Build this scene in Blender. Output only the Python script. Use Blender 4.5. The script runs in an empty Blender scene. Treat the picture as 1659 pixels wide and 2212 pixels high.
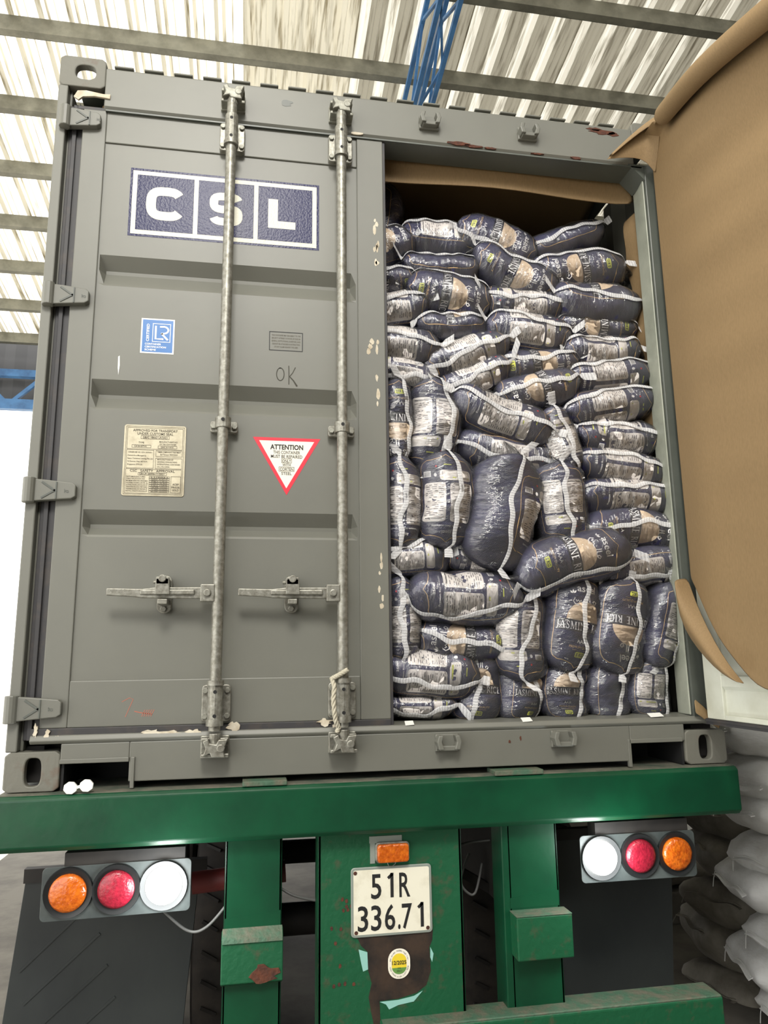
import bpy, bmesh, math, random
import numpy as np
from mathutils import Vector, Matrix

random.seed(7)
scene = bpy.context.scene
COL = scene.collection
PI = math.pi
ZB = 1.30            # height of the container's underside above the ground

# ------------------------------------------------------------------ camera
W, H, FPX = 1659.0, 2212.0, 1609.5
CAM = np.array([-0.4838, -2.5498, 0.3869])      # in container coordinates (underside z = 0)
yaw, pitch, roll = 0.1772, 0.1939, -0.0142
_f = np.array([math.sin(yaw)*math.cos(pitch), math.cos(yaw)*math.cos(pitch), math.sin(pitch)])
_r = np.array([math.cos(yaw), -math.sin(yaw), 0.0])
_u = np.cross(_r, _f)
_c, _s = math.cos(roll), math.sin(roll)
RR = np.array([_c*_r+_s*_u, -_s*_r+_c*_u, _f])
cam = bpy.data.cameras.new('camera')
cam.sensor_fit = 'VERTICAL'; cam.sensor_height = 36.0; cam.lens = FPX/H*36.0
cam.clip_start = 0.02; cam.clip_end = 300
camo = bpy.data.objects.new('camera', cam); COL.objects.link(camo)
M = Matrix(((RR[0][0], RR[1][0], -RR[2][0], CAM[0]), (RR[0][1], RR[1][1], -RR[2][1], CAM[1]),
            (RR[0][2], RR[1][2], -RR[2][2], CAM[2]+ZB), (0, 0, 0, 1)))
camo.matrix_world = M
scene.camera = camo

# ------------------------------------------------------------------ light and exposure
wd = bpy.data.worlds.new('world'); scene.world = wd; wd.use_nodes = True
bg = wd.node_tree.nodes['Background']
bg.inputs[0].default_value = (1.0, 0.985, 0.95, 1); bg.inputs[1].default_value = 3.3
# added unseen area light above and behind the viewer, for glare and shadows
al = bpy.data.lights.new('added_overhead_light', 'AREA'); al.shape = 'RECTANGLE'; al.size = 1.5; al.size_y = 1.5
al.energy = 350; al.color = (1.0, .97, .90)
alo = bpy.data.objects.new('added_overhead_light', al); COL.objects.link(alo)
alo.location = (-.9, -5.2, 5.5+ZB); alo.rotation_euler = (Vector((-.3, 0, 1.3+ZB))-Vector(alo.location)).to_track_quat('-Z', 'Y').to_euler()
scene.view_settings.view_transform = 'Standard'; scene.view_settings.look = 'None'
scene.view_settings.gamma = 1.0; scene.view_settings.use_curve_mapping = False
scene.view_settings.exposure = 0.0

def ray(px, py):
    return np.array([(px-W/2)/FPX, -(py-H/2)/FPX, 1.0]) @ RR
def uy(px, py, y):
    d = ray(px, py); t = (y-CAM[1])/d[1]; return CAM+t*d

# ------------------------------------------------------------------ materials
def nd(t, typ, **kw):
    n = t.nodes.new(typ)
    for k, v in kw.items(): setattr(n, k, v)
    return n
def rgba(c): return (c[0], c[1], c[2], 1.0)
def S(r, g, b):                     # sRGB 0..255 to linear
    f = lambda v: (v/255/12.92) if v/255 <= .04045 else ((v/255+.055)/1.055)**2.4
    return (f(r), f(g), f(b))
def mat(name, col, rough=.5, metal=0., col2=None, nscale=6., nlo=.4, nhi=.65, detail=6., stretch=(1, 1, 1),
        bump=0., bscale=60., bstretch=(1, 1, 1), spec=.5, coat=0.):
    m = bpy.data.materials.new(name); m.use_nodes = True
    t = m.node_tree; b = t.nodes['Principled BSDF']
    b.inputs['Base Color'].default_value = rgba(col); b.inputs['Roughness'].default_value = rough
    b.inputs['Metallic'].default_value = metal; b.inputs['Specular IOR Level'].default_value = spec
    b.inputs['Coat Weight'].default_value = coat
    tc = nd(t, 'ShaderNodeTexCoord')
    if col2 is not None:
        mp = nd(t, 'ShaderNodeMapping'); mp.inputs['Scale'].default_value = stretch
        nz = nd(t, 'ShaderNodeTexNoise'); nz.inputs['Scale'].default_value = nscale; nz.inputs['Detail'].default_value = detail
        nz.inputs['Roughness'].default_value = .62
        mr = nd(t, 'ShaderNodeMapRange'); mr.inputs[1].default_value = nlo; mr.inputs[2].default_value = nhi
        mx = nd(t, 'ShaderNodeMix', data_type='RGBA')
        mx.inputs[6].default_value = rgba(col); mx.inputs[7].default_value = rgba(col2)
        t.links.new(tc.outputs['Object'], mp.inputs[0]); t.links.new(mp.outputs[0], nz.inputs[0])
        t.links.new(nz.outputs[0], mr.inputs[0]); t.links.new(mr.outputs[0], mx.inputs[0])
        t.links.new(mx.outputs[2], b.inputs['Base Color'])
    if bump > 0:
        mp2 = nd(t, 'ShaderNodeMapping'); mp2.inputs['Scale'].default_value = bstretch
        n2 = nd(t, 'ShaderNodeTexNoise'); n2.inputs['Scale'].default_value = bscale; n2.inputs['Detail'].default_value = 4
        bp = nd(t, 'ShaderNodeBump'); bp.inputs['Strength'].default_value = bump; bp.inputs['Distance'].default_value = .01
        t.links.new(tc.outputs['Object'], mp2.inputs[0]); t.links.new(mp2.outputs[0], n2.inputs[0])
        t.links.new(n2.outputs[0], bp.inputs['Height']); t.links.new(bp.outputs[0], b.inputs['Normal'])
    return m
def emis(name, col, strength):
    m = bpy.data.materials.new(name); m.use_nodes = True
    b = m.node_tree.nodes['Principled BSDF']
    b.inputs['Base Color'].default_value = rgba(col)
    b.inputs['Emission Color'].default_value = rgba(col); b.inputs['Emission Strength'].default_value = strength
    return m

GREY = S(109, 109, 101)
MT = {}
MT['paint'] = mat('grey_container_paint', GREY, .44, col2=S(102, 102, 95), nscale=2.2, nlo=.35, nhi=.75, bump=.05, bscale=9)
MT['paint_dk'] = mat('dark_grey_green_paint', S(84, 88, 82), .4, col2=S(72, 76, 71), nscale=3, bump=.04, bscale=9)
MT['jamb_lit'] = mat('lit_jamb_face', S(160, 163, 150), .45, col2=S(134, 138, 126), nscale=5)  # light falling on the jamb face is put into this paler colour
MT['cast'] = mat('worn_casting_paint', S(108, 107, 98), .6, col2=S(98, 74, 60), nscale=9, nlo=.55, nhi=.75, bump=.15, bscale=60)
MT['rubber'] = mat('black_gasket_rubber', S(52, 51, 53), .55, col2=S(74, 66, 60), nscale=12, nlo=.5, nhi=.75)
MT['black'] = mat('near_black', S(18, 18, 19), .7)
MT['galv'] = mat('galvanised_steel', S(152, 151, 142), .42, .5, col2=S(112, 109, 99), nscale=60, nlo=.35, nhi=.65, bump=.06, bscale=150)
MT['galv_dull'] = mat('dull_galvanised_steel', S(150, 150, 140), .5, .4, col2=S(118, 116, 106), nscale=40, nlo=.35, nhi=.65, bump=.08, bscale=120)
MT['rust'] = mat('rust', S(92, 50, 32), .85, col2=S(60, 36, 28), nscale=40, bump=.3, bscale=90)
MT['cream'] = mat('cream_scrap_paper', S(208, 200, 182), .8, col2=S(178, 164, 140), nscale=20)
MT['inside'] = mat('white_door_lining', S(206, 208, 196), .45, col2=S(186, 186, 170), nscale=3)
MT['logo_blue'] = mat('glossy_navy_vinyl', S(22, 24, 70), .26, bump=.12, bscale=120, spec=.18)
MT['logo_white'] = mat('glossy_cream_vinyl', S(206, 204, 186), .3, bump=.10, bscale=150, spec=.22)
MT['lr_blue'] = mat('blue_vinyl', S(52, 108, 172), .35)
MT['white'] = mat('white_vinyl', S(236, 236, 230), .4)
MT['red'] = mat('red_vinyl', S(214, 42, 62), .4)
MT['cream_vinyl'] = mat('cream_vinyl', S(236, 230, 214), .45)
MT['ink'] = mat('black_ink', S(26, 26, 26), .6)
MT['dim_ink'] = mat('faded_ink', S(84, 78, 66), .7)
MT['pencil'] = mat('dark_marker', S(62, 60, 52), .8)
MT['redchalk'] = mat('red_chalk', S(168, 104, 88), .9)
MT['idplate'] = mat('aged_id_plate', S(196, 188, 164), .5, .1, col2=S(160, 150, 126), nscale=16, nlo=.45, nhi=.75)
MT['green'] = mat('green_chassis_paint', S(8, 68, 42), .34, col2=S(6, 56, 35), nscale=5, bump=.08, bscale=25)
MT['green_worn'] = mat('worn_green_paint', S(14, 80, 49), .5, col2=S(66, 72, 52), nscale=22, nlo=.56, nhi=.74, bump=.2, bscale=50)
MT['green_dirty'] = mat('dirty_green_ledge', S(62, 92, 72), .7, col2=S(96, 92, 78), nscale=18, bump=.4, bscale=60)
MT['deck'] = mat('dusty_beam_top', S(104, 100, 88), .8, col2=S(56, 70, 58), nscale=9)
MT['brownpatch'] = mat('bared_brown_metal', S(58, 44, 34), .55, col2=S(28, 24, 22), nscale=12, bump=.15, bscale=40)
MT['paleblue'] = mat('old_pale_blue_paint', S(140, 190, 180), .6)
MT['flap'] = mat('black_rubber_flap', S(34, 38, 39), .5, col2=S(46, 50, 49), nscale=3, nlo=.35, nhi=.7, stretch=(1, 1, .5), bump=.05, bscale=30)
MT['chassis'] = mat('dark_chassis', S(40, 36, 33), .7, col2=S(22, 20, 20), nscale=7)
MT['tyre'] = mat('dusty_tyre', S(58, 52, 47), .85, col2=S(38, 35, 33), nscale=9)
MT['rim'] = mat('dusty_wheel_rim', S(128, 112, 94), .7, col2=S(92, 78, 64), nscale=8)
MT['panel'] = mat('grey_lamp_panel', S(76, 82, 81), .45, col2=S(56, 62, 62), nscale=9)
MT['lamp_rim'] = mat('black_lamp_ring', S(26, 28, 29), .4)
MT['amber'] = mat('amber_lens', S(206, 104, 22), .18, col2=S(168, 70, 10), nscale=60, bump=.5, bscale=70, coat=.5)
MT['redlens'] = mat('red_lens', S(150, 28, 48), .28, col2=S(122, 20, 38), nscale=90, bump=.3, bscale=120, coat=.3)
MT['lit'] = emis('lit_reverse_lamp', (1.0, 1.0, .96), 22.0)
MT['plate'] = mat('number_plate_white', S(226, 222, 204), .35, col2=S(188, 180, 156), nscale=9, nlo=.5, nhi=.8)
MT['platefr'] = mat('number_plate_rim', S(150, 158, 150), .4, .3)
MT['yellow'] = mat('yellow_sticker', S(226, 200, 52), .5)
MT['stgreen'] = mat('green_sticker', S(96, 140, 70), .5)
MT['redpaint'] = mat('dull_red_paint', S(110, 40, 40), .5)
MT['cable'] = mat('grey_cable', S(96, 96, 94), .5)
MT['kraft'] = mat('kraft_paper', S(138, 114, 80), .75, col2=S(126, 103, 71), nscale=260, nlo=.3, nhi=.7, stretch=(1, 1, .2), bump=.03, bscale=5)
MT['kraft_back'] = MT['kraft']
MT['rope'] = mat('grey_rope', S(178, 172, 154), .9)
MT['blue'] = mat('blue_truss_paint', S(70, 118, 168), .45, col2=S(54, 92, 136), nscale=6)
MT['purlin'] = mat('galvanised_purlin', S(132, 130, 116), .5, .3, col2=S(104, 102, 90), nscale=5)
MT['yard'] = mat('sunlit_yard_concrete', S(226, 223, 214), .9, col2=S(196, 192, 182), nscale=5, bump=.3, bscale=15)  # outdoor sunlight painted in as a paler concrete
MT['conc'] = mat('shaded_concrete', S(104, 100, 92), .85, col2=S(80, 76, 70), nscale=3, bump=.2, bscale=20)  # indoor shade put into the colour, also cuts light bounced upwards
MT['wallw'] = mat('white_plaster_wall', S(196, 194, 185), .85, col2=S(176, 172, 160), nscale=2)
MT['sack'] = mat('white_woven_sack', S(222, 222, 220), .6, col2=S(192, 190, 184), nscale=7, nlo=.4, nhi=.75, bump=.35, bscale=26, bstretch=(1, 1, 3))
MT['sack_shaded'] = mat('shaded_woven_sack', S(132, 127, 116), .75, col2=S(104, 98, 86), nscale=6, bump=.35, bscale=26)  # darker copy of the sack colour: shade of the second stack painted in
MT['thread'] = mat('stitching', S(220, 220, 216), .8)
MT['darkwall'] = mat('dark_gable_sheet', S(74, 74, 76), .6)

# roof sheets: bare metal and weathered translucent plastic
MT['roofmetal'] = mat('weathered_roof_metal', S(196, 192, 176), .38, .55, col2=S(150, 142, 120), nscale=7, nlo=.38, nhi=.68, stretch=(6, .35, 1), bump=.08, bscale=30)
def translucent(name, col, col2, fac_t):
    m = bpy.data.materials.new(name); m.use_nodes = True
    t = m.node_tree; t.nodes.clear()
    out = nd(t, 'ShaderNodeOutputMaterial'); mix = nd(t, 'ShaderNodeMixShader')
    df = nd(t, 'ShaderNodeBsdfDiffuse'); tr = nd(t, 'ShaderNodeBsdfTranslucent')
    tc = nd(t, 'ShaderNodeTexCoord'); mp = nd(t, 'ShaderNodeMapping'); mp.inputs['Scale'].default_value = (7, .5, 1)
    nz = nd(t, 'ShaderNodeTexNoise'); nz.inputs['Scale'].default_value = 5; nz.inputs['Detail'].default_value = 7
    mr = nd(t, 'ShaderNodeMapRange'); mr.inputs[1].default_value = .5; mr.inputs[2].default_value = .72
    mx = nd(t, 'ShaderNodeMix', data_type='RGBA'); mx.inputs[6].default_value = rgba(col); mx.inputs[7].default_value = rgba(col2)
    t.links.new(tc.outputs['Object'], mp.inputs[0]); t.links.new(mp.outputs[0], nz.inputs[0]); t.links.new(nz.outputs[0], mr.inputs[0])
    t.links.new(mr.outputs[0], mx.inputs[0]); t.links.new(mx.outputs[2], df.inputs[0]); t.links.new(mx.outputs[2], tr.inputs[0])
    mix.inputs[0].default_value = fac_t
    t.links.new(df.outputs[0], mix.inputs[1]); t.links.new(tr.outputs[0], mix.inputs[2]); t.links.new(mix.outputs[0], out.inputs[0])
    return m
MT['rooflight'] = translucent('translucent_roof_sheet', S(240, 238, 230), S(206, 196, 166), .66)
MT['rooflight2'] = translucent('darker_translucent_roof_sheet', S(200, 194, 176), S(120, 110, 86), .4)  # darker sheet, also set on rib flanks so the rib lines show
MT['rooflight3'] = translucent('grimy_roof_sheet', S(150, 145, 130), S(98, 92, 78), .40)
MT['rooflight4'] = translucent('highlit_roof_rib', S(216, 212, 200), S(124, 118, 100), .5)  # glossy highlights along the ribs painted as a brighter sheet

# bag materials
def weave_mat():
    m = mat('navy_woven_bag', S(50, 50, 92), .34, col2=S(38, 38, 70), nscale=9)
    t = m.node_tree; b = t.nodes['Principled BSDF']
    tc = [n for n in t.nodes if n.type == 'TEX_COORD'][0]
    w1 = nd(t, 'ShaderNodeTexWave', bands_direction='X'); w1.inputs['Scale'].default_value = 90
    w2 = nd(t, 'ShaderNodeTexWave', bands_direction='DIAGONAL'); w2.inputs['Scale'].default_value = 90
    n3 = nd(t, 'ShaderNodeTexNoise'); n3.inputs['Scale'].default_value = 26
    mp = nd(t, 'ShaderNodeMapping'); mp.inputs['Scale'].default_value = (2.6, .6, .6)
    ad = nd(t, 'ShaderNodeMath', operation='ADD'); ad2 = nd(t, 'ShaderNodeMath', operation='MULTIPLY_ADD'); ad2.inputs[1].default_value = .25
    t.links.new(tc.outputs['Object'], w1.inputs[0]); t.links.new(tc.outputs['Object'], w2.inputs[0])
    t.links.new(tc.outputs['Object'], mp.inputs[0]); t.links.new(mp.outputs[0], n3.inputs[0])
    t.links.new(w1.outputs[1], ad.inputs[0]); t.links.new(w2.outputs[1], ad.inputs[1])
    t.links.new(ad.outputs[0], ad2.inputs[0]); t.links.new(n3.outputs[0], ad2.inputs[2])
    bp = nd(t, 'ShaderNodeBump'); bp.inputs['Strength'].default_value = .5; bp.inputs['Distance'].default_value = .010
    t.links.new(ad2.outputs[0], bp.inputs['Height']); t.links.new(bp.outputs[0], b.inputs['Normal'])
    return m
MT['bag'] = weave_mat()
def film(name, base, haze, rough, bscale, strength, stretch):
    m = bpy.data.materials.new(name); m.use_nodes = True
    t = m.node_tree; t.nodes.clear()
    out = nd(t, 'ShaderNodeOutputMaterial')
    tr = nd(t, 'ShaderNodeBsdfTransparent'); gl = nd(t, 'ShaderNodeBsdfGlossy'); df = nd(t, 'ShaderNodeBsdfDiffuse')
    df.inputs[0].default_value = (.95, .95, .97, 1); gl.inputs['Roughness'].default_value = rough
    fr = nd(t, 'ShaderNodeFresnel'); fr.inputs[0].default_value = 1.5
    tc = nd(t, 'ShaderNodeTexCoord'); mp = nd(t, 'ShaderNodeMapping'); mp.inputs['Scale'].default_value = stretch
    nz = nd(t, 'ShaderNodeTexNoise'); nz.inputs['Scale'].default_value = bscale; nz.inputs['Detail'].default_value = 5
    bp = nd(t, 'ShaderNodeBump'); bp.inputs['Strength'].default_value = strength; bp.inputs['Distance'].default_value = .012
    t.links.new(tc.outputs['Object'], mp.inputs[0]); t.links.new(mp.outputs[0], nz.inputs[0]); t.links.new(nz.outputs[0], bp.inputs['Height'])
    t.links.new(bp.outputs[0], gl.inputs['Normal']); t.links.new(bp.outputs[0], fr.inputs['Normal'])
    ad = nd(t, 'ShaderNodeMath', operation='ADD'); ad.inputs[1].default_value = base; ad.use_clamp = True
    m1 = nd(t, 'ShaderNodeMixShader'); m2 = nd(t, 'ShaderNodeMixShader'); m2.inputs[0].default_value = haze
    t.links.new(fr.outputs[0], ad.inputs[0]); t.links.new(ad.outputs[0], m1.inputs[0])
    t.links.new(tr.outputs[0], m1.inputs[1]); t.links.new(gl.outputs[0], m1.inputs[2])
    t.links.new(m1.outputs[0], m2.inputs[1]); t.links.new(df.outputs[0], m2.inputs[2]); t.links.new(m2.outputs[0], out.inputs[0])
    return m
MT['wrap'] = film('clear_plastic_wrap', .05, .03, .08, 17, 1.0, (2.8, 1, 1))
MT['seam'] = film('heat_sealed_seam', .20, .42, .13, 80, 1.0, (2.8, 1, 1))
def ribbed_seam(m):                 # the crimp pattern of the sealing bar
    t = m.node_tree; mix = [n for n in t.nodes if n.type == 'MIX_SHADER' and n.inputs[0].default_value > .4 and not n.inputs[0].is_linked][0]
    tc = [n for n in t.nodes if n.type == 'TEX_COORD'][0]
    w = nd(t, 'ShaderNodeTexWave', bands_direction='X'); w.inputs['Scale'].default_value = 32; w.inputs['Distortion'].default_value = 3; w.inputs['Detail Scale'].default_value = 4
    mr = nd(t, 'ShaderNodeMapRange'); mr.inputs[3].default_value = .32; mr.inputs[4].default_value = .52
    t.links.new(tc.outputs['Object'], w.inputs[0]); t.links.new(w.outputs[1], mr.inputs[0]); t.links.new(mr.outputs[0], mix.inputs[0])
ribbed_seam(MT['seam'])
MT['b_cream'] = mat('printed_rice_grain', S(222, 202, 178), .5, col2=S(204, 182, 156), nscale=120)
MT['b_gold'] = mat('printed_gold_line', S(206, 172, 128), .4)
MT['b_white'] = mat('printed_white', S(232, 230, 232), .4)
MT['b_panel'] = mat('printed_white_panel', S(226, 220, 216), .4)
MT['b_grey'] = mat('printed_grey_text', S(120, 114, 118), .5)
MT['b_dark'] = mat('printed_dark_band', S(30, 30, 46), .4)
MT['b_faint'] = mat('printed_faint_motif', S(96, 92, 124), .5)
MT['b_lime'] = mat('printed_lime_tag', S(214, 218, 96), .4)
MT['b_red'] = mat('printed_red_dot', S(220, 50, 70), .4)
ART = ['b_cream', 'b_gold', 'b_white', 'b_panel', 'b_grey', 'b_dark', 'b_faint', 'b_lime', 'b_red']

# ------------------------------------------------------------------ mesh helpers
class MB:
    def __init__(s): s.v = []; s.f = []; s.m = []
    def add(s, vs, fs, mi=0):
        o = len(s.v); s.v += [tuple(map(float, p)) for p in vs]
        s.f += [tuple(i+o for i in f) for f in fs]; s.m += [mi]*len(fs); return s
    def box(s, x0, x1, y0, y1, z0, z1, mi=0):
        return s.add([(x0, y0, z0), (x1, y0, z0), (x1, y1, z0), (x0, y1, z0), (x0, y0, z1), (x1, y0, z1), (x1, y1, z1), (x0, y1, z1)],
                     [(0, 3, 2, 1), (4, 5, 6, 7), (0, 1, 5, 4), (1, 2, 6, 5), (2, 3, 7, 6), (3, 0, 4, 7)], mi)
    def prism(s, poly, y0, y1, mi=0, axis='y'):
        n = len(poly)
        if axis == 'y': a = [(p[0], y0, p[1]) for p in poly]; b = [(p[0], y1, p[1]) for p in poly]
        elif axis == 'x': a = [(y0, p[0], p[1]) for p in poly]; b = [(y1, p[0], p[1]) for p in poly]
        else: a = [(p[0], p[1], y0) for p in poly]; b = [(p[0], p[1], y1) for p in poly]
        fs = [tuple(range(n)), tuple(range(2*n-1, n-1, -1))]+[(i, i+n, (i+1) % n+n, (i+1) % n) for i in range(n)]
        return s.add(a+b, fs, mi)
    def tube(s, path, r, n=12, mi=0, closed=False, caps=True):
        P = [Vector(p) for p in path]; k = len(P); vs = []; fs = []
        rr = r if hasattr(r, '__len__') else [r]*k
        up = None
        for i, p in enumerate(P):
            d = (P[min(i+1, k-1)]-P[max(i-1, 0)]).normalized()
            if up is None: up = Vector((0, 0, 1)) if abs(d.z) < .9 else Vector((1, 0, 0))
            a = d.cross(up).normalized(); b = a.cross(d).normalized(); up = b
            for j in range(n):
                t = 2*PI*j/n; vs.append(p+rr[i]*(math.cos(t)*a+math.sin(t)*b))
        for i in range(k-1):
            for j in range(n):
                fs.append((i*n+j, i*n+(j+1) % n, (i+1)*n+(j+1) % n, (i+1)*n+j))
        if caps: fs += [tuple(range(n-1, -1, -1)), tuple((k-1)*n+j for j in range(n))]
        return s.add(vs, fs, mi)
    def bar(s, p0, p1, w, h, mi=0):
        p0 = Vector(p0); p1 = Vector(p1); d = (p1-p0).normalized()
        up = Vector((0, 0, 1)) if abs(d.z) < .95 else Vector((0, 1, 0))
        a = d.cross(up).normalized(); b = a.cross(d)
        vs = [p+sx*a*w/2+sz*b*h/2 for p in (p0, p1) for sx, sz in ((-1, -1), (1, -1), (1, 1), (-1, 1))]
        return s.add(vs, [(0, 3, 2, 1), (4, 5, 6, 7), (0, 1, 5, 4), (1, 2, 6, 5), (2, 3, 7, 6), (3, 0, 4, 7)], mi)
    def lathe(s, prof, c, axis='y', n=28, mi=0):
        vs = []; fs = []; k = len(prof)
        for r, h in prof:
            for j in range(n):
                t = 2*PI*j/n; a, b = r*math.cos(t), r*math.sin(t)
                p = (a, h, b) if axis == 'y' else ((h, a, b) if axis == 'x' else (a, b, h))
                vs.append((c[0]+p[0], c[1]+p[1], c[2]+p[2]))
        for i in range(k-1):
            for j in range(n): fs.append((i*n+j, i*n+(j+1) % n, (i+1)*n+(j+1) % n, (i+1)*n+j))
        fs += [tuple(range(n)), tuple((k-1)*n+j for j in range(n-1, -1, -1))]
        return s.add(vs, fs, mi)
    def build(s, name, mats, parent=None, smooth=False, bevel=0.):
        me = bpy.data.meshes.new(name); me.from_pydata(s.v, [], s.f); me.update()
        for m in (mats if isinstance(mats, (list, tuple)) else [mats]): me.materials.append(MT[m])
        if len(s.m): me.polygons.foreach_set('material_index', s.m)
        bm = bmesh.new(); bm.from_mesh(me); bmesh.ops.recalc_face_normals(bm, faces=bm.faces); bm.to_mesh(me); bm.free()
        if smooth:
            me.polygons.foreach_set('use_smooth', [True]*len(me.polygons))
        o = bpy.data.objects.new(name, me); COL.objects.link(o)
        if smooth == 'auto':
            md = o.modifiers.new('es', 'EDGE_SPLIT'); md.split_angle = math.radians(38)
        if bevel > 0:
            md = o.modifiers.new('bv', 'BEVEL'); md.width = bevel; md.segments = 2; md.limit_method = 'ANGLE'; md.angle_limit = .7
        if parent is not None: attach(o, parent)
        return o
LOCAL = set()                       # roots whose parts are modelled about the root itself
def attach(o, parent):
    o.parent = parent
    if parent.parent is None and parent.name not in LOCAL:      # parts modelled in place: undo the root's offset
        o.matrix_parent_inverse = Matrix.Translation(-Vector(parent.location))
def tag(o, label=None, cat=None, group=None, kind=None):
    if label: o['label'] = label
    if cat: o['category'] = cat
    if group: o['group'] = group
    if kind: o['kind'] = kind
    return o
def empty(name, loc, roty=0.):
    o = bpy.data.objects.new(name, None); COL.objects.link(o); o.location = loc; o.rotation_euler = (0, roty, 0)
    o.empty_display_size = .1
    return o
def struct(o, label=None, cat=None): return tag(o, label, cat, kind='structure')

def rrect(x0, x1, z0, z1, r, n=4):
    out = []
    for cx, cz, a0 in ((x1-r, z1-r, 0), (x0+r, z1-r, PI/2), (x0+r, z0+r, PI), (x1-r, z0+r, 1.5*PI)):
        for i in range(n+1):
            a = a0+PI/2*i/n; out.append((cx+r*math.cos(a), cz+r*math.sin(a)))
    return out

# ------------------------------------------------------------------ flat print: lists of 2D faces
_tc = {}
def text_raw(s, bold=0.):
    k = (s, bold)
    if k in _tc: return _tc[k]
    cu = bpy.data.curves.new('t', 'FONT'); cu.body = s; cu.size = 1; cu.resolution_u = 3; cu.offset = bold
    o = bpy.data.objects.new('t', cu); COL.objects.link(o)
    dg = bpy.context.evaluated_depsgraph_get(); me = o.evaluated_get(dg).to_mesh()
    v = np.array([(p.co.x, p.co.y) for p in me.vertices]) if len(me.vertices) else np.zeros((0, 2))
    f = [tuple(p.vertices) for p in me.polygons]
    o.evaluated_get(dg).to_mesh_clear()
    bpy.data.objects.remove(o); bpy.data.curves.remove(cu)
    _tc[k] = (v, f); return _tc[k]
class Art:
    """flat print: verts (a, l), layer height, faces and material index"""
    def __init__(s): s.v = []; s.h = []; s.f = []; s.m = []
    def add(s, vs, fs, mi, h):
        o = len(s.v); s.v += [(float(p[0]), float(p[1])) for p in vs]; s.h += [h]*len(vs)
        s.f += [tuple(i+o for i in f) for f in fs]; s.m += [mi]*len(fs)
    def poly(s, pts, mi, h=0): s.add(pts, [tuple(range(len(pts)))], mi, h)
    def rect(s, x0, x1, y0, y1, mi, h=0): s.poly([(x0, y0), (x1, y0), (x1, y1), (x0, y1)], mi, h)
    def frame(s, x0, x1, y0, y1, w, mi, h=0):
        s.rect(x0, x1, y0, y0+w, mi, h); s.rect(x0, x1, y1-w, y1, mi, h)
        s.rect(x0, x0+w, y0+w, y1-w, mi, h); s.rect(x1-w, x1, y0+w, y1-w, mi, h)
    def grid(s, x0, x1, y0, y1, mi, h=0, r=0., nx=6, ny=9):
        ys = sorted(set([y0+(y1-y0)*i/ny for i in range(ny+1)]+([y0+r*q for q in (.3, .65)]+[y1-r*q for q in (.3, .65)] if r else [])))
        vs = []
        for y in ys:
            d = min(y-y0, y1-y); ins = 0 if d >= r or r == 0 else r-math.sqrt(max(0, r*r-(r-d)**2))
            for i in range(nx+1): vs.append((x0+ins+(x1-x0-2*ins)*i/nx, y))
        fs = [(j*(nx+1)+i, j*(nx+1)+i+1, (j+1)*(nx+1)+i+1, (j+1)*(nx+1)+i) for j in range(len(ys)-1) for i in range(nx)]
        s.add(vs, fs, mi, h)
    def stroke(s, pts, w, mi, h=0, closed=False):
        n = len(pts); vs = []; fs = []
        for i, p in enumerate(pts):
            if closed: a, b = pts[(i-1) % n], pts[(i+1) % n]
            else: a, b = pts[max(i-1, 0)], pts[min(i+1, n-1)]
            dx, dy = b[0]-a[0], b[1]-a[1]; L = math.hypot(dx, dy) or 1
            ww = w[i] if hasattr(w, '__len__') else w
            nx, ny = -dy/L*ww/2, dx/L*ww/2
            vs += [(p[0]+nx, p[1]+ny), (p[0]-nx, p[1]-ny)]
        for i in range(n if closed else n-1):
            j = (i+1) % n; fs.append((2*i, 2*i+1, 2*j+1, 2*j))
        s.add(vs, fs, mi, h)
    def text(s, t, cx, y, hgt, mi, h=0, width=None, bold=0., rot=0, align='c'):
        v, f = text_raw(t, bold)
        if len(v) == 0: return
        hv, _ = text_raw('H', bold); cap = hv[:, 1].max()-hv[:, 1].min()
        x0, x1 = v[:, 0].min(), v[:, 0].max()
        k = hgt/cap; kx = k if width is None else width/(x1-x0)
        px = (v[:, 0]-((x0+x1)/2 if align == 'c' else x0))*kx; py = v[:, 1]*k
        if rot: px, py = -py, px
        s.add(np.stack([px+cx, py+y], 1), f, mi, h)
    def disc(s, cx, cy, rx, ry, mi, h=0, n=28): s.poly([(cx+rx*math.cos(2*PI*i/n), cy+ry*math.sin(2*PI*i/n)) for i in range(n)], mi, h)
    def flat(s, name, mats, parent, y, step=.0005):
        """as an object lying in the plane y, facing the yard (-y)"""
        b = MB(); b.v = [(p[0], y-.0006-hh*step, p[1]) for p, hh in zip(s.v, s.h)]; b.f = s.f; b.m = s.m
        me = bpy.data.meshes.new(name); me.from_pydata(b.v, [], b.f); me.update()
        for m in mats: me.materials.append(MT[m])
        me.polygons.foreach_set('material_index', b.m)
        o = bpy.data.objects.new(name, me); COL.objects.link(o)
        if parent is not None: attach(o, parent)
        return o
def blob(cx, cy, rx, ry, n=14, jag=.35, rnd=random):
    ph = rnd.random()*6
    return [(cx+rx*math.cos(2*PI*i/n+ph)*(1-jag*rnd.random()), cy+ry*math.sin(2*PI*i/n+ph)*(1-jag*rnd.random())) for i in range(n)]

# ================================================================== the setting
GZ = -ZB
b = MB(); b.box(-2.6, 4.7, -6.5, 9, GZ-.2, GZ); struct(b.build('floor', 'conc'), 'concrete floor under the trailer, shade painted in as dark colour', 'floor')
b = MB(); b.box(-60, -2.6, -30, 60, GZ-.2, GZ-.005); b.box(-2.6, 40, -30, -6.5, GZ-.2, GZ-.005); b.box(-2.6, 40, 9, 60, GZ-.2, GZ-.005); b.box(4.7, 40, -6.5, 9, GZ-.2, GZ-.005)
struct(b.build('floor_yard', 'yard'), 'concrete yard outside the shed, sunlight painted in as pale colour', 'ground')
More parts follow.
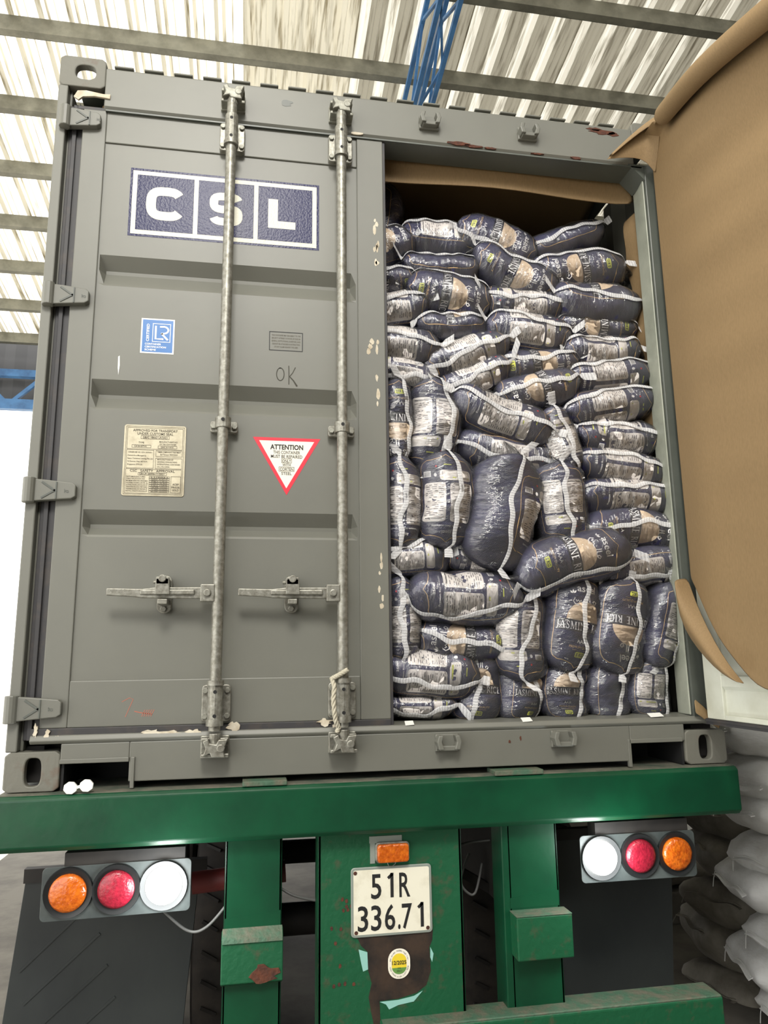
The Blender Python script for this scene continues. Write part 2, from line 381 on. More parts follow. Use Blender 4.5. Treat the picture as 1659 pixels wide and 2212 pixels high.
# roof plane: z = zr(y), ribs run along y, purlins along x
RS = -.15
def zr(y, h=6.0): return CAM[2]+h+RS*(y-CAM[1])
Y0R, Y1R = -6.4, 8.0
ceil = empty('ceiling', (0, 3, zr(3))); struct(ceil, 'corrugated metal and translucent roof over the yard', 'roof')
PITCH = .236
def sheet(x0, nrib, mname, lift=0.):
    xs = []; 
    for k in range(nrib):
        o = x0+k*PITCH
        xs += [(o, 0), (o+.032, .036), (o+.062, .036), (o+.094, 0), (o+.135, .0), (o+.145, .006), (o+.155, 0), (o+.185, 0), (o+.195, .006), (o+.205, 0)]
    xs.append((x0+nrib*PITCH+.012, 0))
    ys = [Y0R+(Y1R-Y0R)*i/8 for i in range(9)]
    B = MB(); n = len(xs)
    vs = [(x, y, zr(y)+.06+h+lift) for y in ys for x, h in xs]
    fs = [(j*n+i, j*n+i+1, (j+1)*n+i+1, (j+1)*n+i) for j in range(8) for i in range(n-1)]
    B.add(vs, fs)
    if isinstance(mname, list): B.m = [1 if (q % (n-1)) % 10 in ((0, 1, 2) if mname[0] == 'rooflight3' else (0, 2, 5)) else 0 for q in range(len(fs))]
    return B.build('roof_sheet', mname, ceil)
x = -8.2; k = 0
while x < 4.6:
    nr = 4
    if x < -1.0: mn = ['rooflight', 'rooflight2']
    elif x < -.5: mn = 'rooflight2'
    else: mn = ['rooflight3', 'rooflight4']
    sheet(x, nr, mn, .002*(k % 2)); x += nr*PITCH; k += 1
for k in range(-12, 7):
    y = 3.09+.79*k
    if y < Y0R: continue
    B = MB(); z = zr(y)+.055
    # cold-formed C section opened towards the viewer
    B.box(-8.3, 4.6, y-.004, y+.0, z-.14, z); B.box(-8.3, 4.6, y, y+.07, z-.004, z); B.box(-8.3, 4.6, y, y+.07, z-.14, z-.136)
    B.box(-8.3, 4.6, y+.066, y+.07, z-.14, z-.12)
    B.build('purlin', 'purlin', ceil)
# side wall and end wall of the shed on the right
b = MB(); b.box(4.62, 4.74, -6.4, 8.0, GZ, 7.3); struct(b.build('wall_right', 'darkwall'), 'side wall of the shed, darkened to cut bounced light', 'wall')  # wall kept dark so less light reaches the right side
b = MB(); b.box(-2.4, 4.62, -6.5, -6.4, GZ, 4.4); struct(b.build('wall_front_blocker', 'darkwall'), 'unseen wall behind the viewer, added to block low sky light', 'wall')  # out of view, added to hold back low sky light
b = MB(); b.box(1.3, 4.62, 5.2, 5.32, GZ, 5.2); struct(b.build('wall_back', 'wallw'), 'white wall behind the sacks', 'wall')
b = MB()
zt, zl = uy(40, 742, 8.2)[2], uy(40, 880, 8.2)[2]
n = 60
vs = []; fs = []
for i in range(n+1):
    xx = -9+i*.15; d = .03 if i % 2 else 0
    vs += [(xx, 8.3+d, zl), (xx, 8.3+d, zt+.6)]
for i in range(n): fs.append((2*i, 2*i+2, 2*i+3, 2*i+1))
b.add(vs, fs); struct(b.build('wall_gable', 'darkwall'), 'dark corrugated gable strip under the far roof edge', 'wall')

def truss_y(x, h, label):
    t = empty('roof_truss', (x, 2.9, zr(2.9, h)-.2)); tag(t, label, 'truss', 'blue roof trusses')
    for dx in (-.075, .075):
        for hh in (0, .42):
            B = MB(); B.bar((x+dx, Y0R, zr(Y0R, h)+hh-.02), (x+dx, Y1R, zr(Y1R, h)+hh-.02), .035, .045); B.build('chord', 'blue', t)
    N = 26
    for i in range(N):
        y0 = Y0R+(Y1R-Y0R)*i/N; y1 = Y0R+(Y1R-Y0R)*(i+1)/N
        B = MB(); s = 1 if i % 2 else -1
        B.bar((x-.075*s, y0, zr(y0, h)-.02), (x+.075*s, y1, zr(y1, h)-.02), .02, .02); B.build('lacing_bar', 'blue', t)
        for dx in (-.075, .075):
            B = MB(); a, c = (0, .42) if i % 2 else (.42, 0)
            B.bar((x+dx, y0, zr(y0, h)+a-.02), (x+dx, y1, zr(y1, h)+c-.02), .022, .022); B.build('lacing_bar', 'blue', t)
truss_y(.865, 5.42, 'blue lattice roof truss above the container door opening')
t = empty('roof_truss', (-5, 8.0, uy(40, 885, 8.0)[2])); tag(t, 'blue lattice truss at the far left roof edge', 'truss', 'blue roof trusses')
za, zb_ = uy(40, 808, 8.0)[2], uy(40, 875, 8.0)[2]
for z, w in ((za, .1), (zb_, .14)):
    B = MB(); B.box(-9, -1.5, 7.95, 8.05, z-w/2, z+w/2); B.build('chord', 'blue', t)
for i in range(16):
    x0 = -8.9+i*.46
    B = MB(); B.bar((x0, 8, zb_), (x0+.46, 8, za), .05, .05) if i % 2 else B.bar((x0, 8, za), (x0+.46, 8, zb_), .05, .05); B.build('lacing_bar', 'blue', t)

# ================================================================== shipping container
CT = empty('shipping_container', (0, 3.0, 0)); tag(CT, 'grey steel shipping container with its right door swung open', 'container')
HC = 2.593; XO = 1.219; LC = 6.06
def casting(x0, x1, z0, z1, hole, top):
    """front plate with an oval hole bridged to the rectangle, hollow box behind"""
    B = MB(); hx, hz, rx, rz, pw = hole; n = 32
    O = []; I = []
    for i in range(n):
        a = 2*PI*i/n+PI/n; ca, sa = math.cos(a), math.sin(a)
        I.append((hx+rx*abs(ca)**pw*(1 if ca > 0 else -1), hz+rz*abs(sa)**pw*(1 if sa > 0 else -1)))
        cx, cz = (x0+x1)/2, (z0+z1)/2; k = 1/max(abs(ca), abs(sa))
        O.append((cx+ca*k*(x1-x0)/2, cz+sa*k*(z1-z0)/2))
    for y0, flip in ((0, 0), ):
        vs = [(p[0], 0, p[1]) for p in O]+[(p[0], 0, p[1]) for p in I]+[(p[0], .028, p[1]) for p in I]+[(p[0], .05 if top else .178, p[1]) for p in O]
        fs = []
        for i in range(n):
            j = (i+1) % n
            fs += [(i, j, n+j, n+i), (n+i, n+j, 2*n+j, 2*n+i), (i, 3*n+i, 3*n+j, j)]
        B.add(vs, fs)
    o = B.build('corner_casting', 'cast', CT)
    md = o.modifiers.new('bv', 'BEVEL'); md.width = .004; md.segments = 2; md.limit_method = 'ANGLE'
    return o
for sx in (-1, 1):
    xa, xb = sorted((sx*1.057, sx*XO))
    casting(xa, xb, 0, .118, (sx*1.135, .058, .024, .042, .62), 0)
    casting(xa, xb, HC-.118, HC+.008, (sx*1.128, HC-.055, .036, .03, .75), 1)
# corner posts
B = MB(); B.box(-XO, -1.185, .0, .16, .118, HC-.118); B.box(-1.185, -1.175, .03, .16, .118, HC-.118); B.build('corner_post', 'paint', CT, bevel=.004)
B = MB(); B.prism([(1.10, 0), (1.219, 0), (1.219, .16), (1.17, .16), (1.112, .115)], .15, HC-.19, axis='z'); B.build('corner_post', 'paint_dk', CT, bevel=.004)
B = MB(); B.prism([(1.094, .012), (1.1005, .012), (1.1125, .113), (1.106, .113)], .17, 2.37, axis='z'); tag(B.build('door_jamb', 'jamb_lit', CT, bevel=.003), 'inner jamb of the open doorway, light painted in as pale grey')
# chamfers in the upper right corner of the opening
B = MB(); B.prism([(1.03, 2.40), (1.10, 2.40), (1.10, 2.33)], .0, .11); B.build('corner_gusset', 'paint_dk', CT)
# header
B = MB(); B.prism([(0, 2.405), (0, HC-.03), (.03, HC-.012), (.12, HC-.012), (.12, 2.39), (.012, 2.39)], -1.057, 1.057, axis='x'); hd = B.build('door_header', 'paint', CT, bevel=.004)
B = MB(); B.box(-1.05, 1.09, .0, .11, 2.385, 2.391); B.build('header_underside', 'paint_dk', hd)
xx = -1.03
while xx < 1.0:
    MB().box(xx, xx+.07, .004, .1, HC-.016, HC-.0085).build('roof_rib', 'paint', CT, bevel=.003); xx += .108
B = MB(); B.box(-1.17, 1.17, .12, LC, HC-.06, HC-.02); B.build('container_roof', 'paint_dk', CT)
# sill with the two pockets
B = MB()
B.box(-.852, .846, 0, .12, .02, .14); B.box(-1.057, -.852, 0, .12, .082, .14); B.box(.846, 1.057, 0, .12, .082, .14)
B.prism([(.0, .14), (-.008, .15), (0, .166), (.13, .172), (.13, .14)], -1.15, 1.15, axis='x')
sill = B.build('door_sill', 'paint', CT, bevel=.003)
for sx in (-1, 1):
    B = MB(); xa, xb = sorted((sx*.852, sx*1.045))
    B.box(xa-.012, xb+.0, -.006, .01, .080, .094); xi = sx*.846
    B.box(min(xi, xi-sx*.012), max(xi, xi-sx*.012), -.006, .01, .0, .094); B.build('pocket_rim', 'paint', sill, bevel=.002)
    B = MB(); B.box(xa, xb, .25, .26, 0, .1); B.box(xa, xb, .01, .26, .083, .09); B.box(sx*1.05-.004, sx*1.05+.004, .01, .26, 0, .09); B.box(sx*.848-.004, sx*.848+.004, .02, .26, 0, .09); B.build('pocket_shade_box', 'black', sill)  # black box added so the pocket recess looks shaded
# body: sides, floor
for sx in (-1, 1):
    B = MB(); n = 84; vs = []; fs = []
    for i in range(n+1):
        yy = .16+(LC-.16)*i/n; xx = sx*(1.215 if (i//2) % 2 else 1.18)
        vs += [(xx, yy, .12), (xx, yy, HC-.06)]
    for i in range(n): fs.append((2*i, 2*i+2, 2*i+3, 2*i+1))
    B.add(vs, fs); B.build('side_wall', 'paint', CT)
B = MB(); B.box(-1.17, 1.17, .12, LC, .09, .165); B.build('container_floor', 'chassis', CT)
B = MB(); B.box(-1.2, 1.2, LC-.04, LC, .1, HC-.05); B.build('front_wall', 'paint', CT)
B = MB(); B.box(-1.2, -1.12, .06, LC, .02, .13); B.box(1.12, 1.2, .06, LC, .02, .13)
for i in range(12): B.box(-1.12, 1.12, .4+i*.45, .46+i*.45, .02, .12)
B.build('floor_crossmembers', 'chassis', CT)

# ---------------- closed left door
DY = .010                                   # door face
B = MB()
B.box(-1.128, -1.046, DY, .06, .186, 2.392); B.box(-.114, -.012, DY-.004, .06, .186, 2.396)
B.box(-1.046, -.114, DY+.001, .06, 2.262, 2.388); B.box(-1.046, -.114, DY+.001, .06, .186, .330)
door = B.build('container_door', 'paint', CT, bevel=.003)
tag(door, 'closed left door leaf with stickers and locking bars')
prof = [(2.265, 0)]
for zt_, zb2 in ((1.815, 1.697), (1.347, 1.237), (.888, .795)):
    prof += [(zt_, 0), (zt_-.045, .034), (zt_-.058, .035), (zb2+.008, .004), (zb2, 0)]
prof += [(.327, 0)]
B = MB(); vs = []; PY = DY+.007
xs = [-1.046, -1.040, -1.022, -.138, -.120, -.114]
for z, d in prof:
    for i, xx in enumerate(xs): vs.append((xx, PY+(d if 2 <= i <= 3 else 0), z))
n = len(xs); fs = [(j*n+i, j*n+i+1, (j+1)*n+i+1, (j+1)*n+i) for j in range(len(prof)-1) for i in range(n-1)]
B.add(vs, fs); B.build('door_panel', 'paint', door)
# rubber gasket round the leaf
B = MB(); B.box(-1.178, -1.128, .028, .06, .15, 2.41); B.box(-1.165, -1.150, .018, .06, .15, 2.41)
B.box(-1.15, -.012, .004, .05, .152, .186); B.box(-1.15, -.0, .002, .05, .150, .160)
B.box(-1.15, -.012, .012, .05, 2.39, 2.405); B.box(-.014, -.002, .01, .06, .15, 2.40); B.build('door_gasket', 'rubber', CT, bevel=.002)
# hinges
for hz, hl in ((2.335, -1.197), (1.637, -1.207), (.943, -1.219), (.247, -1.221)):
    B = MB()
    B.prism([(hl, hz-.040), (hl+.05, hz-.034), (-1.075, hz-.026), (-1.062, hz-.018), (-1.062, hz+.018), (-1.072, hz+.027), (hl+.06, hz+.036), (hl, hz+.040)], -.014, .012)
    B.tube([(hl+.012, -.010, hz-.042), (hl+.012, -.010, hz+.042)], .020, 14)
    hg = B.build('hinge', 'paint', door, bevel=.003)
    B = MB()
    for a, c in (((hl+.052, hz+.028), (hl+.095, hz-.002)), ((hl+.052, hz-.026), (hl+.095, hz+.002)), ((hl+.097, hz-.028), (hl+.097, hz+.028))):
        B.bar((a[0], -.0145, a[1]), (c[0], -.0145, c[1]), .004, .006)
    v, f = text_raw('SL')
    o = len(B.v); cap = .02
    B.v += [(hl+.122+p[1]*cap, -.0152, hz-.008+p[0]*cap*.7) for p in v]; B.f += [tuple(i+o for i in ff) for ff in f]; B.m += [0]*len(f)
    oo = B.build('hinge_emboss', 'paint_dk', CT)
# ---------------- locking bars
def locking_bar(xb, xh0, xh1, hubx):
    B = MB(); B.tube([(xb-.002, -.055, .17), (xb-.002, -.055, 2.44)], .0185, 18)
    for z0, z1 in ((.185, .205), (.31, .325), (2.25, 2.265)): B.tube([(xb-.002, -.055, z0), (xb-.002, -.055, z1)], .027, 18)
    lb = B.build('locking_bar', 'galv', CT, smooth='auto')
    for z, dirn in ((2.467, 1), (.118, -1)):
        B = MB()
        B.tube([(xb, -.055, z-dirn*.045), (xb, -.055, z+dirn*.01)], [.019, .015], 14)
        B.prism([(xb-.036, z-.024), (xb-.012, z-.014), (xb-.008, z-.026), (xb+.034, z-.028), (xb+.028, z-.008), (xb+.036, z+.014), (xb+.042, z+.028),
                 (xb+.012, z+.026), (xb+.006, z+.012), (xb-.014, z+.016), (xb-.02, z+.03), (xb-.036, z+.022), (xb-.026, z)], -.075, -.035)
        B.prism([(xb-.043, z-.03), (xb+.045, z-.03), (xb+.045, z-.018), (xb-.043, z-.018)], -.055, .0)
        B.prism([(xb-.043, z+.018), (xb+.043, z+.018), (xb+.043, z+.03), (xb-.043, z+.03)], -.05, .0)
        B.box(xb-.045, xb+.045, -.012, .004, z-.034, z+.034)
        B.lathe([(.013, -.078), (.013, -.035)], (xb+.02, 0, z), n=10)
        B.build('cam_end', 'galv_dull' if dirn > 0 else 'galv', lb, bevel=.003)
    for zc in (2.318, .253):
        B = MB(); B.prism(rrect(xb-.046, xb+.046, zc-.058, zc+.058, .012), -.014, DY)
        B.tube([(xb-.002, -.052, zc-.062), (xb-.002, -.052, zc+.062)], .0238, 18)
        gd = B.build('bar_guide', 'galv', lb, bevel=.003)
        for sx in (-1, 1):
            for dz in (-.04, .04): MB().lathe([(.0095, -.022), (.0095, -.012)], (xb+sx*.035, 0, zc+dz), n=6).build('bolt', 'galv_dull', lb, bevel=.001)
        for dz in (-.037, .037): MB().lathe([(.0058, -.0765), (.0058, -.070)], (xb-.002, 0, zc+dz), n=12).build('grease_hole', 'black', lb)
    zc = 1.182
    B = MB(); B.prism(rrect(xb-.047, xb+.047, zc-.02, zc+.02, .008), -.014, DY)
    B.tube([(xb-.002, -.05, zc-.018), (xb-.002, -.05, zc+.022)], .027, 18); B.build('bar_guide', 'galv', lb, bevel=.003)
    for sx in (-1, 1): MB().lathe([(.010, -.024), (.010, -.012)], (xb+sx*.036, 0, zc), n=6).build('bolt', 'galv_dull', lb, bevel=.001)
    MB().lathe([(.006, -.0785), (.006, -.072)], (xb-.002, 0, zc+.008), n=12).build('grease_hole', 'black', lb)
    # handle: hub on the bar, flat lever, grip, retainer in the middle
    z = .603
    B = MB(); B.box(xb-.058, xb-.012, -.072, -.038, z-.028, z+.028); B.lathe([(.012, -.082), (.012, -.07)], (xb-.036, 0, z), n=14)
    B.build('handle_hub', 'galv', lb, bevel=.003)
    B = MB(); B.prism([(xh1, z-.019), (xh1, z+.019), (hubx-.02, z+.018), (hubx-.065, z+.013), (xh0+.09, z+.013), (xh0, z+.015), (xh0, z-.008), (xh0+.09, z-.013), (hubx-.065, z-.016), (hubx-.02, z-.017)], -.066, -.052)
    B.bar((hubx-.07, -.064, z+.002), (hubx+.10, -.070, z+.002), .012, .016)
    hn = B.build('handle', 'galv', lb, bevel=.003)
    A = Art(); A.text('DURALOC', xh0+.032, z+.003, .009, 0, width=.052); A.text('BLOCKING', xh0+.07, z-.008, .008, 0, width=.055)
    A.flat('handle_lettering', ['galv_dull'], lb, -.0662)
    B = MB(); B.prism(rrect(hubx-.023, hubx+.024, z-.062, z+.062, .022, 5), -.012, DY)
    B.prism([(hubx-.022, z-.006), (hubx+.024, z-.006), (hubx+.02, z+.05), (hubx-.02, z+.05)], -.086, -.066)
    B.box(hubx-.02, hubx+.02, -.086, -.012, z+.026, z+.045); B.box(hubx-.014, hubx+.016, -.075, -.012, z-.036, z-.02)
    B.lathe([(.012, -.095), (.012, -.08)], (hubx, 0, z+.044), n=12); B.lathe([(.0105, -.022), (.0105, -.012)], (hubx-.001, 0, z-.048), n=6)
    B.lathe([(.0105, -.022), (.0105, -.012)], (hubx-.001, 0, z+.052), n=6)
    B.tube([(hubx-.032, -.05, z+.036), (hubx-.02, -.05, z+.036)], .006, 8)
    B.build('handle_retainer', 'galv', lb, bevel=.002)
locking_bar(-.589, -.938, -.60, -.765)
locking_bar(-.180, -.527, -.19, -.351)
# keepers waiting for the open leaf's bars
for xk in (.176, .588):
    for z in (2.478, .105):
        B = MB(); B.box(xk-.04, xk+.04, -.012, .004, z-.028, z+.028)
        for s in (-1, 1):
            B.prism([(xk+s*.018, z-.02), (xk+s*.036, z-.02), (xk+s*.042, z+.005), (xk+s*.036, z+.026), (xk+s*.02, z+.026), (xk+s*.026, z+.005)][::s], -.045, 0)
        B.box(xk-.03, xk+.03, -.035, 0, z-.024, z-.008)
        B.build('cam_keeper', 'paint', CT, bevel=.003)
# ---------------- stickers on the closed door
FP = PY
A = Art()
A.rect(-.951, -.259, 1.898, 2.172, 0); A.rect(-.942, -.269, 1.907, 2.162, 1, 1)
x0, x1, z0, z1 = -.926, -.285, 1.924, 2.146
cw = (x1-x0-.032)/3
cells = [(x0+i*(cw+.016), x0+i*(cw+.016)+cw) for i in range(3)]
for c in cells: A.rect(c[0], c[1], z0, z1, 0, 2)
def sup(cx, cz, rx, rz, a0, a1, n=22, p=.62):
    out = []
    for i in range(n+1):
        a = math.radians(a0+(a1-a0)*i/n); c, s = math.cos(a), math.sin(a)
        out.append((cx+rx*abs(c)**p*(1 if c > 0 else -1), cz+rz*abs(s)**p*(1 if s > 0 else -1)))
    return out
cz = (z0+z1)/2
cx = sum(cells[0])/2+.002; A.stroke(sup(cx, cz, .052, .05, 32, 328), .035, 1, 3)
cx = sum(cells[1])/2
A.stroke(sup(cx, cz+.025, .045, .027, 15, 262, 16)+sup(cx, cz-.025, .045, .027, 82, -165, 16), .031, 1, 3)
cx = sum(cells[2])/2-.014
A.rect(cx-.05, cx-.014, cz-.06, cz+.06, 1, 3); A.rect(cx-.014, cx+.052, cz-.06, cz-.03, 1, 3)
A.flat('logo_sticker', ['logo_blue', 'logo_white'], door, FP)
A = Art()
A.rect(-.886, -.772, 1.451, 1.582, 1); A.rect(-.881, -.777, 1.456, 1.577, 0, 1)
A.frame(-.847, -.785, 1.494, 1.564, .0022, 1, 2)
A.stroke([(-.836, 1.555), (-.836, 1.506), (-.809, 1.506)], .0065, 1, 2)
A.stroke([(-.822, 1.552)]+[(-.809+.016*math.sin(math.radians(a)), 1.540+.013*math.cos(math.radians(a))) for a in range(10, 171, 20)]+[(-.818, 1.526)], .006, 1, 2)
A.stroke([(-.816, 1.527), (-.794, 1.503)], .0065, 1, 2)
A.text('CERTIFIED', -.858, 1.528, .0095, 1, 2, width=.066, bold=.02, rot=1)
for i, tx in enumerate(('CONTAINER', 'CERTIFICATION', 'SCHEME')): A.text(tx, -.871, 1.4825-.0108*i, .0068, 1, 2, width=(.055, .072, .038)[i], bold=.02, align='l')
A.flat('certificate_sticker', ['lr_blue', 'white'], door, FP)
A = Art(); A.frame(-.439, -.317, 1.488, 1.562, .003, 0)
for i, tx in enumerate(('THIS CONTAINER MAY BE SUBJECT TO THE', 'SECURITY INTEREST IN FAVOR OF ONE OR', 'SEVERAL INSTITUTIONAL INVESTORS, AND', 'CANNOT BE ATTACHED IN SATISFACTION', 'OF ANY CLAIM AGAINST THE USER')):
    A.text(tx, -.378, 1.545-.0112*i, .0058, 1, 0, width=(.104, .104, .104, .1, .085)[i], bold=.01)
A.flat('notice_sticker', ['ink', 'dim_ink'], door, FP)
A = Art()
A.stroke([(-.397+.0135*math.sin(a)*(1 if a < 6.3 else .9), 1.398+.024*math.cos(a)) for a in np.linspace(-.3, 6.5, 24)], .0032, 0)
A.stroke([(-.367, 1.432), (-.366, 1.40), (-.366, 1.360)], .0032, 0); A.stroke([(-.343, 1.427), (-.353, 1.405), (-.364, 1.390)], .003, 0)
A.stroke([(-.364, 1.391), (-.350, 1.376), (-.337, 1.355)], [.003, .004, .006], 0, 1)
A.flat('marker_scrawl', ['pencil'], door, FP)
A = Art()
A.stroke([(-.885, .262), (-.862, .274), (-.850, .270), (-.872, .215)], .002, 0); A.stroke([(-.845, .232), (-.82, .226), (-.79, .222)], .003, 0)
for i in range(5): A.stroke([(-.822+.007*i, .215), (-.812+.007*i, .236)], .002, 0)
A.flat('chalk_scrawl', ['redchalk'], door, DY+.001)
A = Art()
A.poly([(-.490, 1.160), (-.252, 1.160), (-.370, .952)], 0); A.poly([(-.468, 1.148), (-.274, 1.148), (-.371, .976)], 1, 1)
for tx, z, h, w in (('ATTENTION', 1.117, .0185, .116), ('THIS CONTAINER', 1.1005, .0115, .094), ('MUST BE REPAIRED', 1.0855, .0115, .110), ('ONLY', 1.070, .0105, .031), ('WITH', 1.0555, .0105, .029), ('CORTEN', 1.040, .0105, .047), ('STEEL', 1.0245, .0105, .036)):
    A.text(tx, -.371, z, h, 2, 2, width=w, bold=.035 if tx == 'ATTENTION' else .012)
A.frame(-.389, -.353, 1.0675, 1.0835, .0013, 2, 2); A.frame(-.398, -.344, 1.0375, 1.0535, .0013, 2, 2)
A.flat('warning_sticker', ['red', 'cream_vinyl', 'ink'], door, FP)
# identity plate, riveted metal
B = MB(); B.prism(rrect(-.923, -.718, .937, 1.187, .008), FP-.003, FP); idp = B.build('identity_plate', 'idplate', door, bevel=.001)
A = Art(); px0, pz0 = -.923, .937
def IP(u, v): return (px0+.205*u, pz0+.250*v)
def it(t, u, v, h, w, al='c', bd=.01): q = IP(u, v); A.text(t, q[0], q[1], h*.25, 0, 1, width=w*.205, bold=bd, align=al)
def ifr(u0, u1, v0, v1, w=.001): a = IP(u0, v0); c = IP(u1, v1); A.frame(a[0], c[0], a[1], c[1], w, 0, 1)
ifr(.03, .97, .02, .98); ifr(.05, .95, .655, .96); ifr(.05, .49, .385, .645); ifr(.52, .95, .555, .645); ifr(.52, .95, .385, .535); ifr(.05, .95, .035, .375)
it('APPROVED FOR TRANSPORT', .5, .905, .034, .72); it('UNDER CUSTOMS SEAL', .5, .86, .034, .58); it('GB/C 18663 LR/2021', .5, .81, .028, .40); ifr(.27, .73, .80, .85)
it('TYPE', .28, .735, .024, .09); it('CX18-20TVX', .27, .685, .022, .2); ifr(.13, .44, .675, .715)
it("MANUFACTURER'S NO.", .72, .755, .021, .30); it('OF THE CONTAINER', .71, .72, .021, .27); it('QXIC 20 914710', .7, .68, .02, .2); ifr(.55, .86, .67, .71)
it('OWNERS REF. NO. CSOU 2037018 4', .27, .60, .02, .38); 
for i, t_ in enumerate(('Owned & as Managed by', 'Seaco Container Leasing Pte Ltd', '76 Shenton Way, #07-01A', 'Singapore 079120')): it(t_, .07, .555-.042*i, .019, (.3, .4, .32, .24)[i], 'l')
it('TIMBER COMPONENT TREATMENT', .735, .61, .02, .38); it('Ba/Tishiaye 4057/2022', .735, .575, .02, .28)
for i, t_ in enumerate(('MANUFACTURED BY', 'QINGDAO XINHUACHANG', 'INTERNATIONAL CONTAINERS', 'CO., LTD. CHINA')): it(t_, .55, .505-.034*i, .019, (.26, .32, .37, .2)[i], 'l')
it('CSC   SAFETY   APPROVAL', .48, .335, .032, .72); it('GB-LR 26436-11/2021', .47, .297, .024, .40); ifr(.25, .71, .288, .326)
for i, t_ in enumerate(('DATE MANUFACTURED', 'IDENTIFICATION NO.', 'MAXIMUM OPERATING GROSS MASS', 'ALLOWABLE STACKING LOAD FOR 1.8g', 'ALLOWABLE STACKING LOAD ONE DOOR OFF', 'TRANSVERSE RACKING TEST FORCE', 'TRANSVERSE RACKING TEST ONE DOOR OFF', 'END WALL STRENGTH ONE DOOR OFF')):
    it(t_, .07, .257-.0285*i, .019, .34 if i > 1 else .3, 'l'); ifr(.43, .76, .250-.0285*i, .276-.0285*i); it(('11/2021', 'QXIC 914710', '30,480 kg  67,200 lbs', '216,000 kg  476,190 lbs', '97,200 kg  214,290 lbs', '150,000 newton', '75,000 newton', '60,000 newton')[i], .595, .2555-.0285*i, .016, .26)
ifr(.78, .94, .05, .28); it('ACEP', .86, .155, .026, .1); it('FR/026', .86, .115, .026, .13); it('GOLD', .86, .075, .026, .1)
A.flat('plate_lettering', ['dim_ink'], door, FP-.0028)
# scraps of torn label, chipped paint, rust
B = MB()
for (cx, cz, rx, rz) in ((-.735, .163, .05, .008), (-.79, .165, .05, .012), (-.66, .163, .03, .01), (-.59+.055, .176, .025, .017), (-.235, .182, .035, .013), (-.2, .17, .02, .008), (-1.1, .17, .012, .014), (-1.07, .158, .012, .01), (-1.135, .18, .01, .022), (-.94, .15, .006, .004)):
    MB().prism(blob(cx, cz, rx, rz*1.2, 18, .65), -.001-.002*random.random(), .004).build('label_scrap', 'cream', CT)
B = MB()
B.prism([(-1.162, 2.425), (-1.15, 2.452), (-1.12, 2.456), (-1.06, 2.448), (-1.035, 2.45), (-1.036, 2.432), (-1.09, 2.436), (-1.13, 2.43), (-1.145, 2.415)], -.006, .002)
B.build('label_scrap', 'cream', CT)
MB().prism(blob(-.115, 2.403, .03, .008, 10), -.002, .004).build('label_scrap', 'cream', CT)
B = MB()
for z0, z1, k in ((1.86, 2.1, 9), (1.25, 1.8, 5), (.5, .75, 6)):
    for i in range(k):
        zc = random.uniform(z0, z1); MB().prism(blob(-.042+random.uniform(-.008, .008), zc, .004+.006*random.random(), .008+.02*random.random(), 8), DY-.0048, DY).build('paint_chip', 'cream', CT)
MB().prism([(-.958, 1.432), (-.953, 1.436), (-.951, 1.40), (-.954, 1.365), (-.957, 1.39)], PY-.0012, PY).build('paint_scratch', 'white', CT)
for i in range(3): MB().prism(blob(-.075+.006*i, 1.50+.02*i, .010, .016, 8), DY-.0048, DY).build('paint_chip', 'cream', CT)
B = MB()
for (cx, cz, rx, rz) in ((.30, 2.408, .06, .010), (.36, 2.403, .05, .008), (.43, 2.402, .03, .006), (.80, 2.40, .03, .008), (.93, 2.535, .075, .016), (.89, 2.545, .04, .010), (.97, 2.53, .03, .012), (.63, 2.40, .03, .005), (.40, .10, .006, .006), (.44, .11, .004, .01)):
    MB().prism(blob(cx, cz, rx, rz, 14, .5), -.0015, .003).build('rust_patch', 'rust', CT)
B = MB(); B.prism(blob(-.39, 2.505, .03, .018, 14, .5), -.0008, .002); B.build('grease_smudge', 'paint_dk', CT)

# ---------------- open right door, swung out towards the viewer
B = MB(); DX = 1.135
B.box(DX+.012, DX+.05, -1.19, -.03, .16, 2.39)
B.box(DX, DX+.05, -.13, -.03, .16, 2.39); B.box(DX, DX+.05, -1.19, -1.09, .16, 2.39); B.box(DX, DX+.05, -1.09, -.13, .16, .178); B.box(DX, DX+.05, -1.09, -.13, 2.27, 2.39)
od = B.build('container_door', 'inside', CT, bevel=.003); tag(od, 'open right door leaf with a white inner face')
for z in (.31, .80, 1.27, 1.73):
    B = MB(); B.prism([(DX+.014, z-.05), (DX+.002, z-.035), (DX+.002, z+.0), (DX+.014, z+.006)], -1.09, -.13, axis='y')
    v = B.v; B.v = [(p[0], p[1], p[2]) for p in v]; B.build('door_corrugation', 'inside', od)
B = MB(); B.box(DX+.0, DX+.045, -1.2, -.02, .140, .160); B.box(DX-.004, DX+.03, -1.2, -.02, .150, .158); B.build('door_gasket', 'rubber', CT)
for hz in (2.335, 1.637, .943, .247):
    B = MB(); B.box(1.185, 1.235, -.12, .02, hz-.035, hz+.035); B.build('hinge', 'paint', od, bevel=.003)

